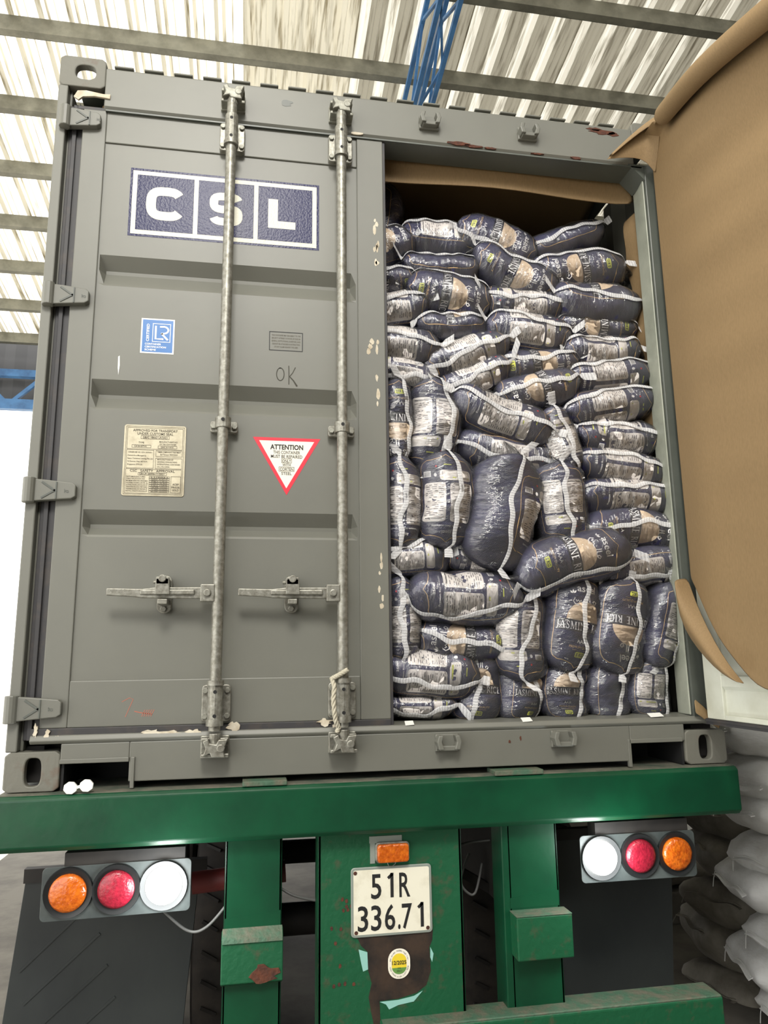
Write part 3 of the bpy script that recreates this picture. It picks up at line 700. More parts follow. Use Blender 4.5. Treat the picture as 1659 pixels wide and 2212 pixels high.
# ================================================================== trailer
TR = empty('container_trailer', (0, .6, GZ)); tag(TR, 'green painted skeletal trailer carrying the container', 'trailer')
B = MB(); B.prism([(-.05, -.150), (-.05, -.016), (-.038, -.005), (.34, -.005), (.34, -.165), (-.036, -.165)], -1.226, 1.222, axis='x'); rb = B.build('rear_beam', 'green', TR, bevel=.004)
B = MB(); B.box(-1.222, 1.218, -.034, .34, -.005, -.002); B.build('beam_top', 'deck', rb)
for xa, xb in ((-.50, -.36), (.33, .50)):
    B = MB(); B.box(xa, xb, -.045, .05, -.004, .012); B.build('weld_pad', 'green_dirty', rb, bevel=.003)
PYT = .012
for xa, xb, br in ((-.549, -.370, 'l'), (.378, .556, 'r')):
    B = MB(); B.box(xa, xb, PYT, PYT+.012, -1.0, -.16); B.box(xa-(.02 if br == 'r' else -.0), xa+.012, PYT, .12, -1.0, -.16); B.box(xb-.012, xb, PYT, .12, -1.0, -.16)
    po = B.build('bumper_post', 'green', TR, bevel=.004)
    if br == 'l':
        B = MB(); B.prism([(PYT, -.43), (PYT-.028, -.452), (PYT-.032, -.575), (PYT, -.59)], xa-.004, xb+.004, axis='x'); B.build('step_bracket', 'green_worn', po, bevel=.003)
        B = MB(); B.prism([(PYT-.001, -.428), (PYT-.030, -.451), (PYT-.0335, -.462), (PYT-.001, -.462)], xa-.002, xb+.002, axis='x'); B.build('bracket_ledge', 'green_dirty', po)
        B = MB(); B.prism(blob(xb-.05, -.555, .05, .035, 16, .5), PYT-.034, PYT-.02); B.build('rust_patch', 'rust', po)
    else:
        B = MB(); B.box(xa+.0, xb+.012, -.055, PYT, -.57, -.44); B.build('step_bracket', 'green_worn', po, bevel=.004)
        B = MB(); B.box(xa, xb+.012, -.0555, PYT, -.44, -.437); B.build('bracket_ledge', 'green_dirty', po, bevel=.001)
    B = MB(); B.prism([(xa+.004, -.40), (xb-.004, -.385), (xb-.004, -.432), (xa+.004, -.432)], PYT-.001, PYT); tag(B.build('fresh_paint_band', 'green', po), 'brighter green band')
B = MB(); B.box(-.256, .222, PYT+.008, PYT+.02, -1.0, -.16); B.box(-.256, -.244, PYT+.008, .12, -1.0, -.16); B.box(.21, .222, PYT+.008, .12, -1.0, -.16)
cp = B.build('centre_plate', 'green_worn', TR, bevel=.003); CY = PYT+.008
A = Art()
A.poly([(-.132, -.482), (.118, -.478), (.115, -.51), (.105, -.53), (.108, -.60), (.092, -.64), (.06, -.66), (.0, -.672), (-.06, -.674), (-.058, -.74), (-.075, -.76), (-.088, -.70), (-.095, -.66), (-.085, -.62), (-.1, -.57), (-.097, -.53), (-.118, -.51)], 0)
A.poly([(-.126, -.52), (-.098, -.53), (-.096, -.58), (-.112, -.585), (-.118, -.56)], 1, 1); A.poly([(.108, -.53), (.118, -.55), (.113, -.575), (.107, -.56)], 1, 1)
A.poly([(-.06, -.676), (.0, -.675), (.05, -.668), (.08, -.655), (.05, -.684), (.0, -.69), (-.03, -.70), (-.04, -.685)], 1, 1)
for i in range(16): A.poly(blob(random.uniform(-.22, -.14), random.uniform(-.62, -.33), .006, .008, 8), 2, 1)
A.flat('paint_loss_patch', ['brownpatch', 'paleblue', 'rust'], cp, CY)
# number plate
B = MB(); B.prism(rrect(-.150, .116, -.485, -.277, .012), CY-.006, CY-.001); B.build('number_plate', 'platefr', cp, bevel=.002)
A = Art(); A.poly(rrect(-.142, .108, -.477, -.285, .006), 0)
for t_, x_, z_, w_ in (('5', -.068, -.372, .034), ('1', -.020, -.372, .020), ('R', .026, -.372, .036), ('3', -.112, -.466, .034), ('3', -.069, -.466, .034), ('6', -.024, -.466, .034), ('.', .006, -.466, .0085), ('7', .032, -.466, .034), ('1', .078, -.466, .020)):
    if t_ == '1': A.stroke([(x_+.004, z_), (x_+.004, z_+.074)], .0105, 1, 1); A.stroke([(x_+.006, z_+.071), (x_-.009, z_+.058)], .0095, 1, 1)
    else: A.text(t_, x_, z_, .074, 1, 1, width=w_, bold=.012)
for sx, sz in ((-.136, -.293), (.1, -.47), (-.134, -.47)): A.disc(sx, sz, .006, .006, 2, 2)
A.flat('plate_face', ['plate', 'ink', 'rust'], cp, CY-.006)
# inspection sticker
A = Art()
A.poly(rrect(-.036, .036, -.566, -.478, .034, 8), 0); A.poly(rrect(-.024, .024, -.552, -.492, .023, 8), 1, 1)
A.poly([p for p in rrect(-.024, .024, -.552, -.492, .023, 8) if p[1] < -.53], 2, 2)
A.text('12/2025', 0, -.524, .0115, 3, 3, width=.046, bold=.02); A.text('51R', 0, -.537, .0045, 3, 3); A.text('336.71', 0, -.545, .0045, 3, 3)
for s_, up in (('BO GIAO THONG VAN TAI', 1), ('CUC DANG KIEM VIET NAM', -1)):
    for i, ch in enumerate(s_):
        if ch == ' ': continue
        a = (i/(len(s_)-1)-.5)*2.6; 
        cx_, cz_ = .030*math.sin(a), -.522+up*.038*math.cos(a)
        A.text(ch, cx_, cz_-.002, .0042, 3, 2)
A.v = [(p[0]+.004, p[1]-.048) for p in A.v]
A.flat('inspection_sticker', ['cream_vinyl', 'yellow', 'stgreen', 'ink'], cp, CY-.003)
# amber marker lamp
B = MB(); B.box(-.086, -.070, CY-.002, CY, -.268, -.206); B.box(-.088, .02, CY-.003, CY, -.206, -.185); B.build('marker_bracket', 'platefr', cp)
B = MB(); B.prism(rrect(-.070, .042, -.266, -.202, .012), CY-.016, CY-.001); B.build('marker_lamp_base', 'galv', cp, bevel=.003)
B = MB(); B.prism(rrect(-.066, .038, -.262, -.206, .01), CY-.032, CY-.015); B.build('marker_lamp_lens', 'amber', cp, bevel=.005)
B = MB(); B.tube([(-.03, CY-.01, -.266), (-.028, CY-.012, -.274), (-.015, CY-.012, -.278), (-.005, CY-.012, -.27), (-.002, CY-.01, -.264)], .0014, 6); B.build('lamp_wire', 'galv', cp)
# tail-light panels
def light_panel(xs, zc, order, x0, x1, tilt, cut):
    root = MB(); PL = -.012
    root.prism([(q[0], q[1]+tilt*(q[0]-x0)) for q in rrect(x0, x1, zc-.078, zc+.072, .014)], PL, PL+.004)
    p = root.build('tail_light_panel', 'panel', TR, bevel=.001)
    tag(p, 'grey panel with three round lamps, reverse lamp lit, at the %s end' % ('left' if x0 < 0 else 'right'))
    for xx, kind in zip(xs, order):
        z = zc+tilt*(xx-x0)
        MB().lathe([(.052, PL-.004), (.070, PL-.010), (.072, PL-.002), (.072, PL)], (xx, 0, z), n=36).build('lamp_ring', 'lamp_rim', p, smooth='auto')
        prof = [(.054, PL-.002), (.053, PL-.014), (.044, PL-.020), (.025, PL-.024), (.001, PL-.025)]
        MB().lathe(prof, (xx, 0, z), n=36).build('lamp_lens', {'a': 'amber', 'r': 'redlens', 'w': 'lit'}[kind], p, smooth=True)
    B = MB(); B.box(x0+.06, x1-.02, PL+.004, .05, zc+.055, zc+.11); B.build('panel_bracket', 'chassis', TR)
light_panel((-1.006, -.868, -.730), -.288, 'arw', -1.083, -.650, .012, 0)
light_panel((.700, .842, .978), -.286, 'wra', .628, 1.052, -.004, 0)
# a lamp gives light of its own
for xx in (-.730, .700):
    ld = bpy.data.lights.new('reverse_lamp', 'POINT'); ld.energy = 4.0; ld.shadow_soft_size = .05; ld.color = (.95, 1, 1)
    lo = bpy.data.objects.new('reverse_lamp_light', ld); COL.objects.link(lo); lo.location = (xx, -.12, -.287); attach(lo, TR)
# mudflaps
def flap(c, y, label):
    B = MB(); B.prism([tuple(q) for q in c], y, y+.012); f = B.build('mudflap', 'flap', TR, bevel=.002); tag(f, label)
    return f
f1 = flap([(-1.221, -.335), (-.64, -.30), (-.70, -1.02), (-1.285, -1.02)], .35, 'black rubber mudflap with ribs on the left')
for i in range(6):
    B = MB(); a = (-1.22+.02*i, -.62-.1*i); c = (-1.0+.03*i, -.42-.1*i)
    B.bar((a[0], .349, a[1]), (c[0], .349, c[1]), .004, .008); B.build('flap_rib', 'flap', f1)
B = MB(); B.box(-1.225, -.62, .34, .375, -.345, -.30); B.build('flap_bar', 'chassis', TR)
flap([(.60, -.285), (1.174, -.300), (1.128, -.92), (.60, -.92)], .35, 'plain black mudflap on the right')
B = MB(); B.box(.58, 1.18, .34, .375, -.31, -.27); B.build('flap_bar', 'chassis', TR)
B = MB(); B.tube([(-.66, .22, -.345), (-.35, .22, -.325)], .035, 14); B.build('red_tube', 'redpaint', TR, smooth='auto')
# under-run bumper
B = MB(); B.prism(rrect(-.045, .065, -.86, -.728, .012), -.06, 1.085, axis='x'); bu = B.build('underrun_bumper', 'green_worn', TR, bevel=.003)
B = MB(); B.prism(rrect(-.043, .063, -.735, -.7265, .004), -.055, 1.08, axis='x'); B.build('bumper_top', 'green_dirty', bu)
# chassis rails, axle, wheels
for xx in (-.45, .45):
    B = MB(); B.box(xx-.06, xx+.06, .13, 6.0, -.46, -.02); B.build('chassis_rail', 'chassis', TR)
for yy in (.6, 1.4, 2.6): B = MB(); B.box(-1.15, 1.15, yy, yy+.1, -.2, -.03); B.build('cross_beam', 'chassis', TR)
for yy in (1.25, 2.5):
    B = MB(); B.tube([(-1.0, yy, -.80), (1.0, yy, -.80)], .07, 16); B.build('axle', 'chassis', TR, smooth='auto')
    for sx in (-1, 1):
        for k, xx in enumerate((.56, .90)):
            cx = sx*xx
            prof = [(.30, -.11), (.42, -.135), (.485, -.12), (.50, -.09), (.50, .09), (.485, .12), (.42, .135), (.30, .11)]
            wh = MB().lathe(prof, (cx, yy, -.80), axis='x', n=48).build('wheel', 'tyre', TR, smooth='auto')
            MB().lathe([(.05, -.04), (.27, -.08), (.30, -.125), (.31, -.12), (.31, .12), (.30, .125), (.27, .08), (.05, .04)], (cx, yy, -.80), axis='x', n=36).build('wheel_rim', 'rim', wh, smooth='auto')
            B = MB()
            for q in range(30):
                a = 2*PI*q/30
                for s2 in (-1, 1):
                    c_, s_ = math.cos(a+s2*.05), math.sin(a+s2*.05)
                    B.bar((cx+s2*.03, yy+.501*c_, -.80+.501*s_), (cx+s2*.09, yy+.501*math.cos(a+s2*.12), -.80+.501*math.sin(a+s2*.12)), .012, .012)
            B.build('tread_blocks', 'chassis', wh)['kind'] = 'stuff'
# cables and hoses in the gaps
for pth, m_ in (([(-.74, .05, -.37), (-.66, .06, -.44), (-.60, .05, -.43), (-.53, .06, -.36)], 'cable'), ([(-.40, .12, -.33), (-.33, .1, -.37), (-.24, .12, -.40)], 'cable'),
                ([(.22, .25, -.30), (.30, .22, -.27), (.38, .2, -.26)], 'cable'), ([(.24, .2, -.2), (.25, .2, -.27), (.23, .2, -.33)], 'cable'), ([(.30, .2, -.30), (.26, .18, -.38), (.28, .17, -.42), (.31, .17, -.42), (.34, .18, -.33)], 'cable')):
    n = 24; P = []
    for i in range(n+1):                                   # smooth the poly-line
        u = i/n*(len(pth)-1); k = min(int(u), len(pth)-2); f = u-k
        p0, p1, p2, p3 = (Vector(pth[max(0, min(len(pth)-1, k+j))]) for j in (-1, 0, 1, 2))
        P.append(.5*((2*p1)+(-p0+p2)*f+(2*p0-5*p1+4*p2-p3)*f*f+(-p0+3*p1-3*p2+p3)*f**3))
    B = MB(); B.tube(P, .0045, 8); B.build('cable', m_, TR, smooth=True)
B = MB(); B.bar((.25, .3, -.36), (.42, .3, -.46), .05, .03); B.build('spring_arm', 'chassis', TR)

# ================================================================== kraft paper
def surf_grid(G, name, mname, parent, thick=.0012):
    nu, nv = len(G), len(G[0]); B = MB()
    B.add([p for r in G for p in r], [(i*nv+j, i*nv+j+1, (i+1)*nv+j+1, (i+1)*nv+j) for i in range(nu-1) for j in range(nv-1)])
    o = B.build(name, mname, parent, smooth=True)
    md = o.modifiers.new('s', 'SOLIDIFY'); md.thickness = thick; md.offset = 0
    sb = o.modifiers.new('ss', 'SUBSURF'); sb.levels = 1; sb.render_levels = 1
    return o
KP = empty('kraft_paper_sheet', (1.12, -.6, .25)); tag(KP, 'big brown kraft paper sheet hanging over the open door', 'paper sheet')
def ztop(y): return 2.455 if y > -.19 else 2.455-.226*(-y-.19)
def zbot(y):
    pts = [(.0, .66), (-.04, .62), (-.10, .53), (-.17, .437), (-.25, .35), (-.33, .285), (-.40, .268), (-.7, .26), (-1.25, .25)]
    for (a, za_), (b_, zb3) in zip(pts, pts[1:]):
        if b_ <= y <= a: return za_+(zb3-za_)*(a-y)/(a-b_)
    return pts[-1][1]
ysK = [0, -.03, -.07, -.12, -.17, -.22, -.28, -.34, -.42, -.52, -.64, -.78, -.92, -1.06, -1.2]
nz_ = 60; G = []
for y in ysK:
    col = []
    for j in range(nz_+1):
        f = j/nz_; z = zbot(y)+(ztop(y)-zbot(y))*f
        if y > -.16 and f > .86:                    # the edge leans over the header corner
            pass
        bulge = .030*math.sin(PI*min(1, -y/.9))*(1-f*.3)
        rip = (.010*math.sin(z*15+y*2.2)+.006*math.sin(z*31-y*3.1+1))*min(1, -y*3.2)*(.15+.85*f*f)+.012*math.sin(y*9+z*2)*min(1, -y*2)*(1-f*.5)+.02*math.exp(-((z-2.36)/.07)**2)*min(1, -y*5)
        col.append((1.122-bulge-rip-.01*math.exp(-((y+.15)/.1)**2)*(1-f), y-.028, z))
    # rolled upper edge: a loose scroll towards the viewer's side
    R = .045+.012*min(1, -y)
    if y < -.13:
        bx, bz = col[-1][0], col[-1][2]
        for k in range(1, 15):
            a = k/14*PI*1.55; rr = R*(1-.25*k/14)
            col.append((bx-rr*(1-math.cos(a)), y-.028, bz+rr*math.sin(a)))
    else:
        bx, bz = col[-1][0], col[-1][2]
        for k in range(1, 15):
            col.append((bx-.004*k, y-.028-.002*k, bz+.002*k))
    G.append(col)
surf_grid(G, 'hanging_sheet', 'kraft', KP)
# torn corner folded over the header corner
G = []
cor = [(.915, 2.385), (.97, 2.395), (1.04, 2.40), (1.09, 2.385), (1.119, 2.315)]
top = [(.925, 2.392), (.99, 2.45), (1.05, 2.495), (1.09, 2.51), (1.115, 2.505)]
for i in range(5):
    col = []
    for j in range(9):
        f = j/8; x_ = cor[i][0]*(1-f)+top[i][0]*f; z_ = cor[i][1]*(1-f)+top[i][1]*f
        col.append((x_, -.030-.05*math.sin(PI*f*.5)*(i/4)-.02*(i/4)-.012*i*.5*f-(.05 if i == 5 else 0), z_))
    bx, by, bz = col[-1]
    for k in range(1, 9):
        a = k/8*PI*1.2; rr = .008+.028*i/4
        col.append((bx+.2*rr*(1-math.cos(a)), by-rr*(1-math.cos(a)), bz-.0+rr*math.sin(a)*.8))
    G.append(col)
surf_grid(G, 'folded_corner', 'kraft', KP)
# curled lower corner showing its other side
G = []
A0 = [(1.110, -.03, .665), (1.105, -.07, .575), (1.098, -.14, .475), (1.088, -.22, .385), (1.080, -.30, .318), (1.078, -.345, .288)]
A1 = [(1.045, -.045, .635), (1.045, -.05, .515), (1.075, -.07, .430), (1.082, -.135, .370), (1.082, -.22, .315), (1.078, -.325, .288)]
for p, q in zip(A0, A1):
    col = []
    for j in range(8):
        f = j/7; col.append((p[0]*(1-f)+q[0]*f-.03*math.sin(PI*f), p[1]*(1-f)+q[1]*f-.012*math.sin(PI*f), p[2]*(1-f)+q[2]*f+.008*math.sin(PI*f)))
    G.append(col)
surf_grid(G, 'curled_corner', 'kraft', KP)
B = MB(); B.prism(blob(1.095, -.0, .0, .0, 3), 0, 0) if 0 else None
# liner inside the container
LN = empty('kraft_paper_liner', (0, .5, 2.4)); tag(LN, 'brown kraft liner hanging under the container roof above the bags', 'paper liner')
G = []
for i in range(13):
    x_ = -1.1+2.23*i/12; col = []
    for j in range(6): col.append((x_, .125+.012*math.sin(i*1.3)*j/5, 2.525-(2.525-2.300-.006*math.sin(i*.9))*j/5))
    G.append(col)
surf_grid(G, 'hanging_edge', 'kraft', LN)
G = []
for i in range(7):
    x_ = -1.15+2.3*i/6; G.append([(x_, .13+.9*j, 2.515-.015*math.sin(j*2+i)) for j in range(7)])
surf_grid(G, 'ceiling_lining', 'kraft', LN)
G = []
for j in range(20):
    z_ = 2.28-1.0*j/19; w = .018+.008*math.sin(j*1.7)
    G.append([(1.128-.01*math.sin(j*.8)-w*k/3*.7, .125+.10*k/3+.01*math.sin(j*1.1+k), z_) for k in range(4)])
surf_grid(G, 'side_strip', 'kraft', LN)
G = [[(1.165, .55+.85*j, .2+2.3*i/6) for j in range(7)] for i in range(7)]
surf_grid(G, 'side_lining', 'kraft', LN)
G = [[(-1.15+2.3*j/6, LC-.08, .2+2.3*i/6) for j in range(7)] for i in range(7)]
surf_grid(G, 'end_lining', 'kraft', LN)
# crumpled scrap by the right casting
B = MB(); rnd = random.Random(3)
G = []
for i in range(6):
    G.append([(1.09+.018*i+.008*rnd.random(), -.015-.012*rnd.random(), .175-.012*i+.018*j*(1-.1*i)+.006*rnd.random()) for j in range(4)])
sc = surf_grid(G, 'kraft_paper_scrap', 'kraft', None); tag(sc, 'small torn scrap of brown paper above the lower right casting', 'paper scrap')

# ================================================================== printed rice bags
def mi(n): return ART.index(n)
def arch_outline(w, l):
    p = []
    for s in (1, -1):
        q = [(w, l*.72), (w*.96, l*.80), (w*.80, l*.86), (w*.62, l*.86), (w*.42, l*.885), (w*.20, l*.92), (0, l)]
        q += [(-a, c) for a, c in q[-2::-1]]
        p += [(s*a, s*c) for a, c in q]
    out = []
    for i, a in enumerate(p):                       # densify so that it can follow the bulge
        b_ = p[(i+1) % len(p)]; n = max(1, int(math.hypot(b_[0]-a[0], b_[1]-a[1])/.015))
        for k in range(n): out.append((a[0]+(b_[0]-a[0])*k/n, a[1]+(b_[1]-a[1])*k/n))
    return out
def serif_text(A, s, cx, y, h, m, lay):
    """thick and thin capitals with little serifs"""
    TH, TN = .125, .05
    D = {'J': (.34, [([(.2, 1), (.2, .1), (.12, -.12), (-.02, -.16)], TH)], [(.2, 1)]),
         'A': (.74, [([(.02, 0), (.35, 1)], TN), ([(.34, 1), (.66, 0)], TH), ([(.14, .36), (.54, .36)], TN)], [(.04, 0), (.66, 0)]),
         'S': (.5, [([(.42, .8), (.36, .95), (.22, 1), (.08, .9), (.08, .72), (.22, .56), (.36, .42), (.42, .24), (.34, .06), (.2, 0), (.06, .08), (.04, .22)], .1)], []),
         'M': (.86, [([(.08, 0), (.12, 1)], TN), ([(.12, 1), (.42, .05)], TH), ([(.42, .05), (.70, 1)], TN), ([(.70, 1), (.74, 0)], TH)], [(.08, 0), (.74, 0), (.1, 1), (.72, 1)]),
         'I': (.3, [([(.15, 0), (.15, 1)], TH)], [(.15, 0), (.15, 1)]),
         'N': (.74, [([(.1, 0), (.1, 1)], TN), ([(.1, 1), (.60, 0)], TH), ([(.60, 0), (.60, 1)], TN)], [(.1, 0), (.1, 1), (.6, 1)]),
         'E': (.52, [([(.14, 0), (.14, 1)], TH), ([(.14, .97), (.46, .97)], TN), ([(.14, .52), (.4, .52)], TN), ([(.14, .03), (.48, .03)], TN)], [(.12, 0), (.12, 1)]),
         'R': (.62, [([(.14, 0), (.14, 1)], TH), ([(.14, .97), (.36, .95), (.46, .8), (.42, .6), (.3, .52), (.14, .5)], .08), ([(.3, .52), (.58, 0)], TH)], [(.14, 0), (.12, 1)]),
         'C': (.64, [([(.58, .82), (.44, .97), (.26, .98), (.1, .8), (.07, .5), (.12, .2), (.26, .02), (.44, .02), (.58, .16)], .1)], []), ' ': (.34, [], [])}
    W_ = sum(D[c][0]+.10 for c in s); x = cx-W_*h/2
    for c in s:
        w, st, sf = D[c]
        for p, t in st: A.stroke([(x+a*h, y+b_*h) for a, b_ in p], t*h, m, lay)
        for a, b_ in sf: A.stroke([(x+(a-.13)*h, y+b_*h), (x+(a+.13)*h, y+b_*h)], .045*h, m, lay)
        x += (w+.10)*h
def front_art():
    A = Art(); g, w, f = mi('b_gold'), mi('b_white'), mi('b_faint')
    A.stroke(arch_outline(.112, .168), .0028, g, 1, closed=True)
    # logo: leaves, lettering, flowing second line
    A.text('aseel', 0, .110, .026, w, 2, width=.078, bold=.012)
    A.stroke([(-.040, .078), (-.036, .072), (-.030, .078), (-.026, .072), (-.020, .078), (-.016, .071), (-.006, .070), (.004, .073), (.006, .084), (.006, .098)], .0042, w, 2)
    A.stroke([(.014, .098), (.014, .074), (.022, .069), (.034, .070), (.040, .078), (.034, .084), (.027, .078), (.030, .070)], .0042, w, 2)
    A.stroke([(-.044, .085), (-.050, .072), (-.042, .062), (-.030, .060), (-.020, .064)], .004, w, 2)
    for a0 in (60, 100, 140):
        a = math.radians(a0); c_, s_ = math.cos(a), math.sin(a)
        A.stroke([(-.052+.004*c_, .096+.004*s_), (-.052+.011*c_, .096+.011*s_), (-.052+.018*c_, .096+.018*s_)], [.001, .007, .001], w, 2)
    # mandala rings round the rice
    for k in range(9):
        a = math.radians(20*k+10); cx_, cy_ = .083*math.cos(a), .005+.072*math.sin(a)
        A.stroke([(cx_+.012*math.cos(q), cy_+.012*math.sin(q)) for q in np.linspace(0, 2*PI, 13)[:-1]], .0012, f, 1, closed=True)
    for k in range(5):
        a = math.radians(-30*k-30); cx_, cy_ = .03*math.cos(a), -.06+.022*math.sin(a)
        A.stroke([(cx_+.010*math.cos(q), cy_+.010*math.sin(q)) for q in np.linspace(0, 2*PI, 13)[:-1]], .0012, f, 1, closed=True)
    # half disc of rice on a dark band
    R = .070; rows = 9; vs = []
    for j in range(rows):
        y = R*.995*math.sin(PI/2*j/(rows-1)); hw = math.sqrt(max(0, R*R-y*y))
        vs += [(hw*(i/6*2-1), .004+y) for i in range(7)]
    A.add(vs, [(j*7+i, j*7+i+1, (j+1)*7+i+1, (j+1)*7+i) for j in range(rows-1) for i in range(6)], mi('b_cream'), 2)
    A.grid(-.104, .104, -.038, .004, mi('b_dark'), 1, 0, 12, 2)
    serif_text(A, 'JASMINE RICE', 0, -.031, .027, w, 3)
    A.text('AAA', 0, -.078, .013, w, 2, width=.038); A.text('PREMIUM QUALITY', 0, -.097, .0085, g, 2, width=.095)
    A.rect(-.035, .035, -.104, -.103, g, 2)
    A.grid(-.021, .021, -.130, -.110, mi('b_lime'), 2, .006, 4, 2); A.text('5 KG', 0, -.1255, .0115, mi('b_dark'), 3, width=.032, bold=.02)
    return A
def back_art():
    A = Art(); g, w, p, t = mi('b_gold'), mi('b_white'), mi('b_panel'), mi('b_grey')
    A.stroke(arch_outline(.112, .168), .0026, g, 1, closed=True)
    rnd = random.Random(5)
    for x0, x1 in ((-.098, -.008), (.008, .098)):
        A.grid(x0, x1, -.055, .095, p, 1, .012, 6, 9)
        A.text('Nutrition Facts', (x0+x1)/2, .0815, .0062, mi('b_dark'), 3, width=.062, bold=.03)
        y = .075
        while y > -.047:
            A.rect(x0+.008, x1-.008, y, y+.0008, t, 2)
            xx = x0+.009
            while xx < x1-.014:
                l_ = rnd.uniform(.008, .022); 
                if rnd.random() < .75: A.rect(xx, min(xx+l_, x1-.009), y-.0052, y-.0022, t, 2)
                xx += l_+rnd.uniform(.003, .012)
            y -= .0078
    A.grid(-.098, .030, -.105, -.064, p, 1, .010, 7, 3)
    A.rect(-.085, -.03, -.078, -.072, mi('b_lime'), 2); A.rect(-.028, .02, -.078, -.072, mi('b_lime'), 2)
    for k in range(3): A.rect(-.088, .02, -.086-.006*k, -.0835-.006*k, t, 2)
    A.grid(.066, .098, -.100, -.078, w, 1, 0, 2, 2)
    for k in range(7): A.rect(.069+.0038*k, .0705+.0038*k, -.097, -.081, mi('b_dark'), 2)
    A.disc(.044, -.118, .004, .004, mi('b_red'), 1, 12); A.rect(-.02, .012, -.128, -.124, mi('b_lime'), 1); A.disc(.048, -.085, .006, .007, w, 1, 10)
    A.text('aseel', 0, .128, .013, w, 1, width=.04); A.text('Premium Rice of Quality', 0, .108, .0065, w, 1, width=.12)
    return A
FRONT, BACK = front_art(), back_art()
PLAIN = Art(); PLAIN.stroke(arch_outline(.112, .168), .0028, ART.index('b_gold'), 1, closed=True)
class Bag:
    def __init__(s, L, T, D, seed):
        r = random.Random(seed); s.L, s.T, s.D = L, T, D; s.r = r
        s.ph = [(r.uniform(2, 6), r.uniform(1, 3), r.uniform(0, 6), r.uniform(.012, .028)) for _ in range(5)]+[(r.uniform(9, 16), r.uniform(2, 5), r.uniform(0, 6), r.uniform(.008, .016)) for _ in range(3)]
        s.bend = r.uniform(-.10, .10)*T
        th = np.linspace(-PI, PI, 721); y, z = s._sec(th)
        d = np.sqrt(np.diff(y)**2+np.diff(z)**2); c = np.concatenate([[0], np.cumsum(d)]); s.cs = c-c[360]; s.th = th
    def _sec(s, th, e=.82):
        c, n = np.cos(th), np.sin(th)
        return -s.D/2*np.sign(c)*np.abs(c)**e, s.T/2*np.sign(n)*np.abs(n)**e
    def pt(s, x, q, o):
        """x along the bag, q round the girth (0 faces the yard, + up), o proud of the skin"""
        x = np.asarray(x, float); q = np.asarray(q, float); o = np.asarray(o, float)
        t = x/(s.L/2); at = np.clip(np.abs(t), 0, 1)
        pT = .10+.90*(1-at**5.5)**.55; pD = .72+.28*(1-at**4)**.6
        th = np.interp(q, s.cs, s.th); y, z = s._sec(th)
        n = 0
        for a, b_, p, w in s.ph: n = n+w*np.sin(a*t+b_*th+p)
        k = 1+n; l = np.sqrt((y/s.D)**2+(z/s.T)**2)+1e-6
        y2 = y*pD*k+o*(y/s.D)/l; z2 = z*pT*k+o*(z/s.T)/l+s.bend*(t*t-.4)
        return np.stack([x, y2, z2], -1)
NPB = 0
def mesh_obj(name, v, f, mats, parent, mi_=None, smooth=True):
    me = bpy.data.meshes.new(name); me.from_pydata([tuple(p) for p in np.asarray(v, float).tolist()], [], f); me.update()
    for m in mats: me.materials.append(MT[m])
    if mi_ is not None: me.polygons.foreach_set('material_index', mi_)
    if smooth: me.polygons.foreach_set('use_smooth', [True]*len(me.polygons))
    o = bpy.data.objects.new(name, me); COL.objects.link(o); o.parent = parent
    return o
def gridfaces(nx, nq, wrap):
    f = []
    for i in range(nx-1):
        for j in range(nq if wrap else nq-1):
            k = (j+1) % nq; f.append((i*nq+j, (i+1)*nq+j, (i+1)*nq+k, i*nq+k))
    return f
